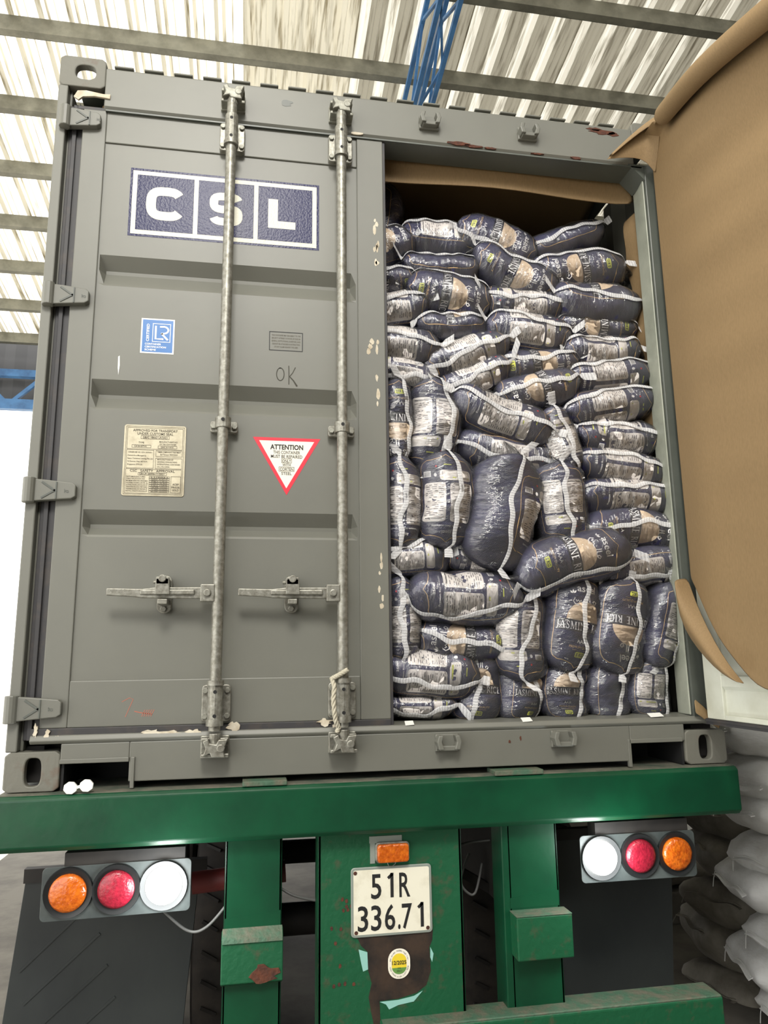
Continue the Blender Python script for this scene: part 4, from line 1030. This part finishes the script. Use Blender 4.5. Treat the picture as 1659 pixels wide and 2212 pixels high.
def make_bag(cx, cy, lp, tp, ang, art, dirn, vo, seam, stilt, dy, D, label, seed):
    yf = float(np.interp(cy, [440, 560, 700, 850, 1000, 1150, 1300, 1450, 1550], [.20, .15, .12, .10, .075, .065, .075, .095, .105]))-dy
    a = math.radians(ang); ca, sa = math.cos(a), math.sin(a)
    P0 = uy(cx-lp/2*ca, cy+lp/2*sa, yf); P1 = uy(cx+lp/2*ca, cy-lp/2*sa, yf)
    Q0 = uy(cx+tp/2*sa, cy+tp/2*ca, yf); Q1 = uy(cx-tp/2*sa, cy-tp/2*ca, yf)
    L = float(np.linalg.norm(P1-P0)); T = float(np.linalg.norm(Q1-Q0)); wa = math.atan2(P1[2]-P0[2], P1[0]-P0[0])
    c = uy(cx, cy, yf)
    root = empty('rice_bag', (float(c[0]), float(c[1]+D/2), float(c[2])), -wa); LOCAL.add(root.name)
    tag(root, label, 'bag', 'plastic wrapped rice bags stacked in the container')
    T *= 1.10; L *= 1.06
    bg_ = Bag(L, T, D, seed); r = bg_.r
    nx, nq = 25, 30
    xs = np.sin(np.linspace(-PI/2, PI/2, nx))*L/2; qs = np.linspace(bg_.cs[0], bg_.cs[-1], nq+1)[:-1]
    X, Q = np.meshgrid(xs, qs, indexing='ij')
    f = gridfaces(nx, nq, True); f.append(tuple(range(nq))); f.append(tuple((nx-1)*nq+j for j in range(nq-1, -1, -1)))
    mesh_obj('bag_body', bg_.pt(X, Q, 0*X).reshape(-1, 3), f, ['bag'], root)
    # print on the side that shows
    if True:
        A = {'F': FRONT, 'B': BACK, 'N': PLAIN}[art]
        if art == 'N': vo = .62
        k = min(L/(.375 if art == 'B' else .345), 1.0); v = np.array(A.v); h = np.array(A.h)
        x = dirn*v[:, 1]*k; q = -dirn*v[:, 0]*k*.98+vo*T
        x = np.clip(x, -L*.485, L*.485)
        mesh_obj({'F': 'printed_front', 'B': 'printed_back', 'N': 'printed_outline'}[art], bg_.pt(x, q, .0008+.0006*h), A.f, ART, root, A.m, smooth=False)
    # clear outer wrap with loose ears
    E0, E1 = r.uniform(.03, .055), r.uniform(.03, .055)
    xs2 = np.concatenate([[-L/2-E0, -L/2-E0*.5], xs, [L/2+E1*.5, L/2+E1]]); nx2 = len(xs2)
    qs2 = np.linspace(bg_.cs[0], bg_.cs[-1], 23)[:-1]
    X, Q = np.meshgrid(xs2, qs2, indexing='ij'); V = bg_.pt(X, Q, .0055+0*X)
    nz1 = .0035*np.sin(X*55+Q*70+r.uniform(0, 6))+.003*np.sin(X*31-Q*43+r.uniform(0, 6)); V[..., 2] += nz1; V[..., 1] += nz1*.7
    for side, E_ in ((0, E0), (-1, E1)):
        tl = r.uniform(-.3, .3)*T
        for k_ in (0, 1):
            i = k_ if side == 0 else nx2-1-k_; fr = 1 if k_ == 0 else .5
            V[i, :, 2] = V[i, :, 2]*(.25 if fr == 1 else .8)+tl*fr; V[i, :, 1] *= (.55 if fr == 1 else .85)
    mesh_obj('plastic_wrap', V.reshape(-1, 3), gridfaces(nx2, 22, True), ['wrap'], root)
    # heat-sealed seam
    xs3 = np.linspace(-L/2-E0*.9, L/2+E1*.9, 46); t3 = xs3/(L/2)
    qm = seam*T+stilt*T*t3+.010*np.sin(t3*4+r.uniform(0, 6))+.004*np.sin(t3*11+r.uniform(0, 6))
    wd_ = .0088; rows = []
    lift = .008+.012*np.clip(np.abs(t3)-.6, 0, 1)
    for j, (dq, o_) in enumerate(((-wd_, 0.0), (-wd_*.45, .0022), (0, .0004), (wd_*.45, .0022), (wd_, 0.0))):
        P_ = bg_.pt(xs3, qm+dq, lift+o_)
        m_ = np.abs(t3) > .985
        wz = np.clip((np.abs(t3)-.985)/.3, 0, 1)
        P_[:, 2] = np.where(m_, P_[:, 2]+dq*1.6*np.clip((np.abs(t3)-.985)/.05, 0, 1)+wz*.05*math.sin(seed*1.7+1.0), P_[:, 2])
        P_[:, 1] = np.where(m_, P_[:, 1]-.03*wz, P_[:, 1])
        rows.append(P_)
    V = np.stack(rows, 1)
    mesh_obj('sealed_seam', V.reshape(-1, 3), gridfaces(46, 5, False), ['seam'], root)
    return root

SM = 'showing the nutrition panels'; SF = 'showing the cream half circle and lettering'; SN = 'showing its plain dark side'
# cx, cy, length, thickness, angle, print, print direction, print shift, seam, seam tilt, forward, depth
DO, RW = 'beside the closed door', 'against the right wall'
BAGS = [
 (834, 470, 150, 75, 82, 'N', 1, 0, .2, 0, -.10, .20, 'upright rice bag at the back, poking up beside the closed door above the rest'),
 (822, 524, 150, 88, 12, 'F', 1, .1, .42, .06, -.02, .24, 'rice bag second from top beside the closed door, white logo showing'),
 (952, 505, 158, 88, -6, 'B', -1, .35, .30, 0, -.05, .25, 'top row rice bag under loose clear plastic, left of centre'),
 (1080, 507, 176, 88, -22, 'F', 1, .05, -.28, -.05, -.02, .25, 'topmost tilted rice bag with lime tag at its upper left end'),
 (1232, 508, 162, 66, 19, 'N', 1, 0, .15, 0, -.05, .24, 'dark rice bag on the very top beside the right wall, rising to the right'),
 (958, 566, 158, 60, -4, 'N', 1, 0, .40, 0, .0, .24, 'shiny thin rice bag under the loose plastic one, plain dark side out'),
 (1120, 575, 190, 80, -26, 'F', 1, -.1, .30, 0, .01, .24, 'steeply tilted rice bag second from top in the middle'),
 (1258, 570, 195, 86, 5, 'F', -1, -.05, .30, 0, .0, .25, 'rice bag second from top by the right wall, logo at its left end'),
 (822, 594, 150, 62, 5, 'F', -1, -.3, .20, 0, 0, .24, 'thin rice bag third from top beside the closed door'),
 (975, 622, 180, 88, -12, 'F', 1, -.12, .42, -.05, .02, .25, 'rice bag with white JASMINE lettering and lime tag below the shiny thin bag'),
 (1138, 646, 170, 68, -7, 'B', 1, .15, .10, 0, 0, .24, 'rice bag with nutrition panels third from top in the middle'),
 (1300, 644, 182, 92, -6, 'F', 1, .55, .12, -.06, .02, .25, 'rice bag third from top by the right wall, print only along its upper edge'),
 (840, 655, 175, 80, 6, 'B', 1, .1, .12, .12, .01, .24, 'rice bag fourth from top beside the closed door, two white panels showing'),
 (982, 693, 150, 62, 0, 'F', 1, .6, .28, 0, 0, .24, 'thin dark rice bag left of centre with print along its upper edge only'),
 (1298, 697, 165, 56, -6, 'F', -1, 0, .36, -.05, -.02, .24, 'thin flattened rice bag fourth from top by the right wall'),
 (850, 732, 205, 84, -6, 'B', 1, .1, .12, -.05, .03, .25, 'rice bag fifth from top beside the closed door, large white panel under its seam'),
 (1150, 704, 176, 84, -8, 'B', -1, .1, .22, -.12, .02, .25, 'rice bag with two white panels fourth from top in the middle'),
 (1015, 755, 185, 82, 18, 'B', -1, .05, -.02, .1, .02, .25, 'tilted rice bag rising to the right, left of centre, panels above and below its seam'),
 (1310, 750, 158, 72, -1, 'B', -1, .15, .32, 0, .01, .24, 'rice bag fifth from top by the right wall, three white panels showing'),
 (872, 797, 160, 70, -9, 'B', 1, .1, -.18, 0, .01, .24, 'rice bag sixth from top beside the closed door, panel above its seam'),
 (1168, 778, 170, 70, 4, 'F', 1, -.1, .12, .05, .01, .24, 'rice bag with half circle and lime tag, fifth from top in the middle'),
 (1034, 805, 155, 66, 20, 'B', -1, .05, .0, .05, .02, .23, 'short tilted rice bag just above the two upright ones, left of centre'),
 (1328, 802, 178, 76, 5, 'B', -1, -.25, .30, 0, .01, .24, 'rice bag sixth from top by the right wall, single panel under its seam'),
 (1172, 832, 172, 84, 12, 'F', -1, .05, .08, .02, .03, .25, 'rice bag with big half circle lying just above the long slanting one'),
 (1328, 866, 192, 76, 9, 'B', -1, -.25, .30, .04, .02, .24, 'rice bag seventh from top by the right wall, rising to the right'),
 (1095, 890, 225, 90, -21, 'B', -1, .08, .08, -.06, .05, .26, 'long slanting rice bag falling to the right in the centre of the load'),
 (860, 910, 190, 76, 90, 'F', -1, -.05, -.25, 0, .02, .22, 'upright rice bag beside the closed door, upper of the standing pair'),
 (946, 908, 190, 108, 88, 'B', 1, .1, -.18, 0, .03, .24, 'upright rice bag with a tall white panel, second from the closed door, upper pair'),
 (1220, 945, 145, 78, -70, 'B', 1, .0, .1, 0, .03, .20, 'narrow upright rice bag wedged between the centre and the right wall stack'),
 (1112, 972, 225, 90, -9, 'B', -1, -.35, -.12, -.05, .0, .24, 'dark rice bag under the long slanting one, gold line on its upper side'),
 (1346, 936, 175, 76, -6, 'B', 1, .1, .22, -.05, .01, .25, 'rice bag eighth from top by the right wall, panel below its seam'),
 (1358, 1002, 185, 76, -9, 'B', -1, .0, .20, -.05, .02, .25, 'rice bag ninth from top by the right wall, two panels cut by its seam'),
 (872, 1080, 195, 84, 90, 'B', -1, .0, .02, 0, .04, .24, 'upright rice bag beside the closed door, lower of the standing pair'),
 (972, 1073, 200, 116, 90, 'B', -1, .05, -.12, 0, .06, .25, 'upright rice bag with two tall panels, second from the closed door, lower pair'),
 (1100, 1098, 240, 152, 80, 'B', -1, -.52, -.06, 0, .08, .26, 'largest upright rice bag, plain dark, with a long seam down its middle'),
 (1226, 1080, 170, 112, 97, 'B', 1, .05, .0, 0, .05, .24, 'upright rice bag right of the largest dark one'),
 (1374, 1066, 205, 78, -3, 'B', -1, .05, .20, 0, .02, .25, 'rice bag tenth from top by the right wall, wide white panel'),
 (1384, 1138, 205, 92, -3, 'F', 1, -.05, .02, .05, .02, .26, 'rice bag with half circle low in the right wall stack'),
 (893, 1204, 155, 86, 4, 'B', -1, .15, .30, .1, .02, .24, 'rice bag lying under the standing pairs beside the closed door'),
 (1046, 1202, 170, 70, -6, 'B', 1, .15, .22, 0, .0, .24, 'rice bag lying under the largest dark one, panel along its top'),
 (1252, 1205, 240, 108, 15, 'F', 1, .06, -.36, .02, .10, .27, 'big tilted rice bag with white logo and lime tag, in front right of centre'),
 (1408, 1218, 178, 88, 9, 'B', -1, -.45, -.28, .05, .02, .25, 'lowest lying rice bag of the right wall stack, gold line on top'),
 (874, 1338, 185, 80, 91, 'B', -1, -.05, .05, 0, .03, .24, 'standing rice bag beside the closed door below the lying ones'),
 (1015, 1287, 235, 112, -2, 'B', -1, .1, -.30, .14, .07, .26, 'widest lying rice bag with three white panels, in the lower left of the load'),
 (1008, 1382, 196, 86, -5, 'F', -1, .05, -.02, -.16, .03, .25, 'lying rice bag with half circle and lime tag under the widest one'),
 (1138, 1370, 195, 106, 90, 'B', 1, .1, -.05, -.18, .05, .24, 'standing rice bag with a tall white panel in the lower middle'),
 (1248, 1342, 205, 120, 84, 'F', 1, -.1, -.12, .05, .05, .25, 'standing rice bag reading JASMINE upright in the lower row'),
 (1352, 1350, 198, 132, 85, 'F', -1, -.1, -.18, 0, .05, .25, 'standing rice bag printed upside down in the lower row'),
 (1446, 1348, 178, 80, 80, 'B', 1, -.45, -.32, 0, .03, .22, 'standing dark rice bag behind the curled paper corner'),
 (936, 1456, 205, 108, -4, 'B', -1, .1, -.18, 0, .05, .26, 'lying rice bag with a white panel low beside the closed door'),
 (908, 1526, 165, 54, 0, 'B', -1, .1, -.2, .1, .03, .24, 'bottom rice bag lying on the sill beside the closed door'),
 (1040, 1480, 165, 110, 88, 'F', 1, .05, .1, 0, .01, .22, 'bottom row standing rice bag nearest the closed door'),
 (1130, 1488, 140, 100, 88, 'F', 1, -.2, -.3, .1, .02, .22, 'bottom row standing rice bag second from the closed door'),
 (1229, 1486, 140, 108, 90, 'F', 1, .0, -.22, 0, .02, .22, 'bottom row standing rice bag third from the closed door'),
 (1325, 1490, 128, 100, 90, 'N', 1, 0, -.15, 0, .02, .22, 'bottom row standing rice bag second from the right, shiny and plain'),
 (1414, 1490, 128, 94, 90, 'B', 1, .0, -.3, 0, .02, .22, 'bottom row standing rice bag at the right end, two white panels'),
]
for i, bb in enumerate(BAGS): make_bag(*bb, 100+i*3)

# ================================================================== stacked white sacks
def make_sack(cx, cy, cz, L, T, D, rotz, tilt, m_, label, seed):
    root = empty('woven_sack', (cx, cy, cz-T/2)); root.rotation_euler = (0, tilt, rotz); LOCAL.add(root.name)
    tag(root, label, 'sack', 'white sacks stacked beside the trailer')
    g = Bag(L, T, D, seed); nx, nq = 27, 28
    xs = np.sin(np.linspace(-PI/2, PI/2, nx))*L/2; qs = np.linspace(g.cs[0], g.cs[-1], nq+1)[:-1]
    X, Q = np.meshgrid(xs, qs, indexing='ij'); V = g.pt(X, Q, .004*np.sin(X*37+Q*21)+.003*np.sin(X*70)); V[..., 2] += T/2
    f = gridfaces(nx, nq, True)+[tuple(range(nq)), tuple((nx-1)*nq+j for j in range(nq-1, -1, -1))]
    mesh_obj('sack_body', V.reshape(-1, 3), f, [m_], root)
    # sewn mouth: flat hem and thread at the end that shows
    for e in (-1, ):
        B = MB(); n = 14; vs = []
        for k in range(n+1):
            yy = (k/n-.5)*D*.60; w = .010*math.sin(k*.7+seed)
            vs += [(e*L*.485, yy, T/2+w*.5), (e*(L*.5+.022), yy*1.02, T/2+w-.012)]
        B.add(vs, [(2*k, 2*k+1, 2*k+3, 2*k+2) for k in range(n)]); o = B.build('sewn_hem', m_, root); md = o.modifiers.new('s', 'SOLIDIFY'); md.thickness = .004
        B = MB(); B.tube([(e*(L*.5+.010), (k/n-.5)*D*.60, T/2+.002+.009*math.sin(k*.7+seed)) for k in range(n+1)]+[(e*(L*.5+.016), D*.31, T/2-.03), (e*(L*.5+.02), D*.315, T/2-.07)], .0022, 6); B.build('stitching_thread', 'thread' if m_ == 'sack' else m_, root)  # thread on the darkened sacks takes the painted shade too
z = GZ
hs = [.175, .17, .17, .175, .17, .175, .175, .19]
xl = [1.90, 1.80, 1.84, 1.77, 1.83, 1.76, 1.75, 1.73]
rz = [.15, -.30, .10, -.22, .22, -.12, .18, -.25]
names = ['lowest', 'second from below', 'third from below', 'fourth from below', 'fourth from above', 'third from above', 'second from above', 'topmost']
for i, h_ in enumerate(hs):
    make_sack(xl[i]+.42, .80+.05*math.sin(i*2.3), z+h_/2, .84, h_*1.30, .56, rz[i], .07*math.sin(i*2.9), 'sack', names[i]+' white sack in the front stack behind the right end of the trailer', 500+i*7); z += h_
n2 = ['lowest', 'second lowest', 'middle', 'second highest', 'highest']
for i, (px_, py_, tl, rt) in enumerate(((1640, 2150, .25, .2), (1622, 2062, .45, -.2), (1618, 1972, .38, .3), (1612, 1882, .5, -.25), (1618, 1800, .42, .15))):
    c = uy(px_, py_, 1.38); make_sack(float(c[0]), 1.38+.05*math.sin(i*2), float(c[2]), .72, .25, .55, rt, tl, 'sack_shaded', n2[i]+' sack in the slumping second stack, shade painted in', 700+i*5)
make_sack(2.35, 2.5, GZ+.30, .8, .24, .5, .3, .0, 'sack_shaded', 'sack far behind, lying on the raised ledge near the wall, shade painted in', 811)
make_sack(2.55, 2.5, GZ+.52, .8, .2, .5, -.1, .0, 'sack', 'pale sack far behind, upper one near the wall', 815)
B = MB(); B.box(1.75, 3.6, 2.2, 2.9, GZ, GZ+.19); tag(B.build('loading_ledge', 'conc', bevel=.01), 'low concrete ledge under the far sacks', 'ledge')
# brown rag and white scrap on top of the front stack
rnd = random.Random(11); G = []
for i in range(9):
    G.append([(1.80+.022*i+.012*rnd.random(), .70+.03*j*.6+.02*rnd.random(), .095+.045*math.sin(i*.9)*math.sin(j*.9+.4)+.03*rnd.random()) for j in range(7)])
MT['rag'] = mat('brown_crumpled_paper', S(172, 112, 80), .8, col2=S(130, 78, 54), nscale=12)
tag(surf_grid(G, 'crumpled_paper', 'rag', None), 'crumpled reddish brown paper on the topmost white sack', 'paper')

# ================================================================== small things
G = [[(1.085+.012*i, .34+.02*j, 1.93+.27*j/5+.01*i) for j in range(6)] for i in range(4)]
tag(surf_grid(G, 'paper_sheet', 'cream', None), 'pale printed paper sheet tucked against the right wall above the bags', 'paper sheet')
# rope hanging on the inner locking bar
RP = empty('rope', (-.215, -.07, .17)); tag(RP, 'frayed grey rope hooked over the inner locking bar', 'rope')
path = [(-.17, -.083, .352), (-.182, -.085, .345), (-.20, -.083, .335), (-.21, -.08, .33), (-.22, -.07, .325), (-.213, -.082, .30), (-.217, -.085, .26), (-.214, -.085, .22), (-.209, -.08, .19), (-.198, -.07, .17), (-.204, -.07, .155)]
PP = []
for i in range(len(path)-1):
    for k in range(8): PP.append(Vector(path[i]).lerp(Vector(path[i+1]), k/8))
PP.append(Vector(path[-1]))
for s in range(3):
    out = []
    for i, p in enumerate(PP):
        d = (PP[min(i+1, len(PP)-1)]-PP[max(0, i-1)]).normalized(); a = d.cross(Vector((.2, 1, .1))).normalized(); c_ = d.cross(a)
        t_ = i*.55+s*2*PI/3; out.append(p+.0042*(math.cos(t_)*a+math.sin(t_)*c_))
    B = MB(); B.tube(out, .0044, 6); B.build('rope_strand', 'rope', RP, smooth=True)
# white plastic seal lying on the beam
SE = empty('plastic_seal', (-.99, -.04, .0)); tag(SE, 'small white dumbbell shaped plastic seal lying on the green beam', 'seal')
for dx, dz in ((-.028, -.003), (.018, .002)):
    B = MB(); B.prism([(-.985+dx+.021*math.cos(PI/4*k+.3), .017+dz+.019*math.sin(PI/4*k+.3)) for k in range(8)], -.044, -.034); B.build('seal_head', 'white', SE, bevel=.002)
B = MB(); B.bar((-.995, -.039, .015), (-.985, -.039, .018), .006, .008); B.build('seal_link', 'white', SE)
# slips of white paper on the sill
for (x_, z_, l_, lab) in ((.035, .171, .03, 'white paper slip on the sill beside the closed door'), (.45, .171, .035, 'white paper slip on the sill below the centre of the load'), (.93, .174, .05, 'long white paper slip on the sill by the right wall')):
    B = MB(); B.add([(x_, -.004, z_-.006), (x_+l_, -.006, z_-.004), (x_+l_*1.1, .03, z_+.006), (x_+.004, .03, z_+.005)], [(0, 1, 2, 3)])
    o = B.build('paper_slip', 'white'); md = o.modifiers.new('s', 'SOLIDIFY'); md.thickness = .001; tag(o, lab, 'paper slip', 'paper slips on the sill')

# ------------------------------------------------------------------ ground is z = 0: lift everything that was modelled from the container's underside
for o in list(scene.objects):
    if o.parent is None and o.type in ('MESH', 'EMPTY'): o.location.z += ZB
